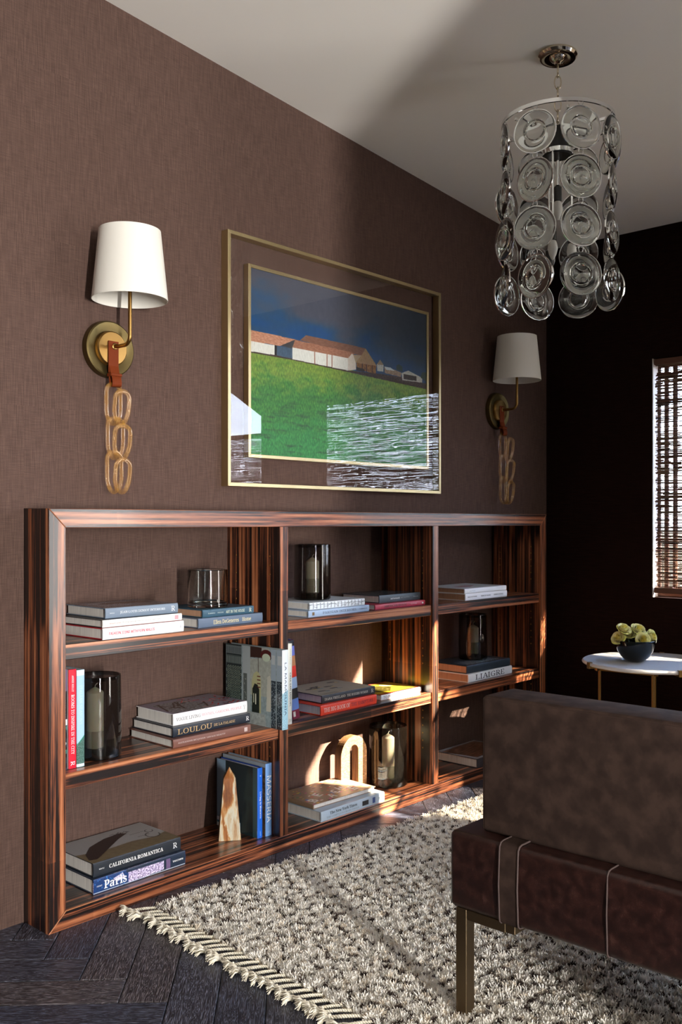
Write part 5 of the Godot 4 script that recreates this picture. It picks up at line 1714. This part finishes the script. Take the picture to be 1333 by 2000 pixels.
func build_candles() -> void:
	var thick := solid(Color(0.05, 0.042, 0.036), 0.05)
	M.smoke_thick = thick
	var cup := solid(Color(0.25, 0.24, 0.22, 0.12), 0.02)
	cup.transparency = BaseMaterial3D.TRANSPARENCY_ALPHA
	M.cup = cup
	var spots := [
		[Vector3(0.240, S1, -0.128), 0.074, 0.250, "large smoked glass candle holder beside the upright red and sky blue books", "cream pillar candle in the smoked holder beside the upright red book"],
		[Vector3(1.222, S2 + 0.0516, -0.150), 0.071, 0.212, "smoked glass candle holder standing on the sketch-covered white book", "cream pillar candle in the smoked holder on the sketch-covered white book"],
		[Vector3(1.685, S0, -0.150), 0.081, 0.250, "large smoked glass candle holder in the sun on the bottom shelf", "cream pillar candle lit by the sun on the bottom shelf"],
		[Vector3(2.335, S1 + 0.0722, -0.162), 0.068, 0.212, "smoked glass candle holder standing on the dark slate book", "cream pillar candle in the smoked holder on the dark slate book"]]
	var hs := [0.185, 0.135, 0.185, 0.135]
	for k in 4:
		var q = spots[k]
		holder(q[3], q[0], q[1], q[2])
		candle(q[4], q[0] + Vector3(-0.006 if k == 0 else 0.0, 0.0272, 0), hs[k])

func build_ornaments() -> void:
	# clear glass vase
	var t := thing("glass_vase", "clear thick glass vase standing on the teal blue book", "vase", Vector3(0.690, S2 + 0.0595, -0.138))
	var rad := 0.069
	part("vase_body", lathe_mesh([Vector2(0, 0.0), Vector2(rad - 0.002, 0.0), Vector2(rad, 0.002), Vector2(rad, 0.126), Vector2(rad - 0.002, 0.128), Vector2(rad - 0.005, 0.128), Vector2(rad - 0.006, 0.126), Vector2(rad - 0.006, 0.018), Vector2(rad - 0.012, 0.014), Vector2(0, 0.014)], 64), M.glass, t)
	# onyx obelisk
	t = thing("obelisk", "striped honey and cream onyx obelisk on the bottom shelf beside the blue spined book", "ornament", Vector3(0.783, S0 + 0.0004, -0.132), deg_to_rad(-38.0))
	var st := begin()
	var hb := 0.0385
	var ht := 0.0205
	st.set_smooth_group(-1)
	var lv := [[0.0, hb - 0.001], [0.0015, hb], [0.212, ht], [0.248, 0.0]]
	for k in 3:
		for i in 4:
			var c0 := Vector2(1, 1).rotated(PI / 2 * i)
			var c1 := Vector2(1, 1).rotated(PI / 2 * (i + 1))
			var ya: float = lv[k][0]
			var yb: float = lv[k + 1][0]
			var ra: float = lv[k][1]
			var rb: float = lv[k + 1][1]
			var a := Vector3(c0.x * ra, ya, c0.y * ra)
			var b := Vector3(c1.x * ra, ya, c1.y * ra)
			var c := Vector3(c1.x * rb, yb, c1.y * rb)
			var d := Vector3(c0.x * rb, yb, c0.y * rb)
			var out := Vector3(c0.x + c1.x, 0.1, c0.y + c1.y)
			quad(st, [a, b, c, d], out, [Vector2(i * 0.5 - ra * 4, 1.0 - ya * 3.5), Vector2(i * 0.5 + ra * 4, 1.0 - ya * 3.5), Vector2(i * 0.5 + rb * 4, 1.0 - yb * 3.5), Vector2(i * 0.5 - rb * 4, 1.0 - yb * 3.5)])
	tri(st, Vector3(-hb, 0, -hb), Vector3(hb, 0, -hb), Vector3(hb, 0, hb), Vector3.DOWN)
	tri(st, Vector3(-hb, 0, -hb), Vector3(hb, 0, hb), Vector3(-hb, 0, hb), Vector3.DOWN)
	var f := field(256, 256, 256, 56, 0.018, 4, 131, 36.0)
	var onyx := textured(tex_of(256, 256, mapped(256, 256, f, ramp([Color8(104, 60, 30), Color8(140, 84, 40), Color8(166, 116, 66), Color8(196, 178, 146), Color8(190, 188, 172), Color8(176, 150, 116), Color8(130, 82, 50)], [0.12, 0.28, 0.38, 0.47, 0.6, 0.74, 0.92]))), 0.22, Vector3(1, 1, 1))
	part("obelisk_body", done(st), onyx, t)
	# small arched block of wood
	t = thing("wooden_arch", "small wooden arch standing in the sun behind the large candle holder", "ornament", Vector3(1.520, S0 + 0.0004, -0.215))
	st = begin()
	var ro := 0.080
	var ri := 0.027
	var rim := []
	rim.append([Vector2(ro, 0.0), Vector2(ri, 0.0)])
	for k in 25:
		var a := PI * k / 24.0
		rim.append([Vector2(cos(a) * ro, 0.144 + sin(a) * ro), Vector2(cos(a) * ri, 0.160 + sin(a) * ri)])
	rim.append([Vector2(-ro, 0.0), Vector2(-ri, 0.0)])
	for k in rim.size() - 1:
		prism(st, PackedVector2Array([rim[k][0], rim[k + 1][0], rim[k + 1][1], rim[k][1]]), -0.018, 0.018, 0.0, Transform3D(), 0, Vector2(0.3, 0.0))
	var w := 512
	var g := field(w, w, 60, 512, 0.03, 3, 141, 14.0)
	var fine := field(w, w, 90, 512, 0.25, 2, 143)
	for i in w * w:
		var s := fposmod(g[i] / 255.0 * 7.0, 1.0)
		g[i] = int(clampf(150.0 - (1.0 - smoothstep(0.0, 0.4, abs(s - 0.5))) * 110.0 + (fine[i] - 128.0) * 0.5, 0, 255))
	var aw := textured(tex_of(w, w, mapped(w, w, g, ramp([Color8(70, 44, 26), Color8(128, 92, 60), Color8(172, 136, 96)], [0.1, 0.5, 0.9]))), 0.5, Vector3(2.5, 5.0, 1))
	part("arch_body", done(st), aw, t)
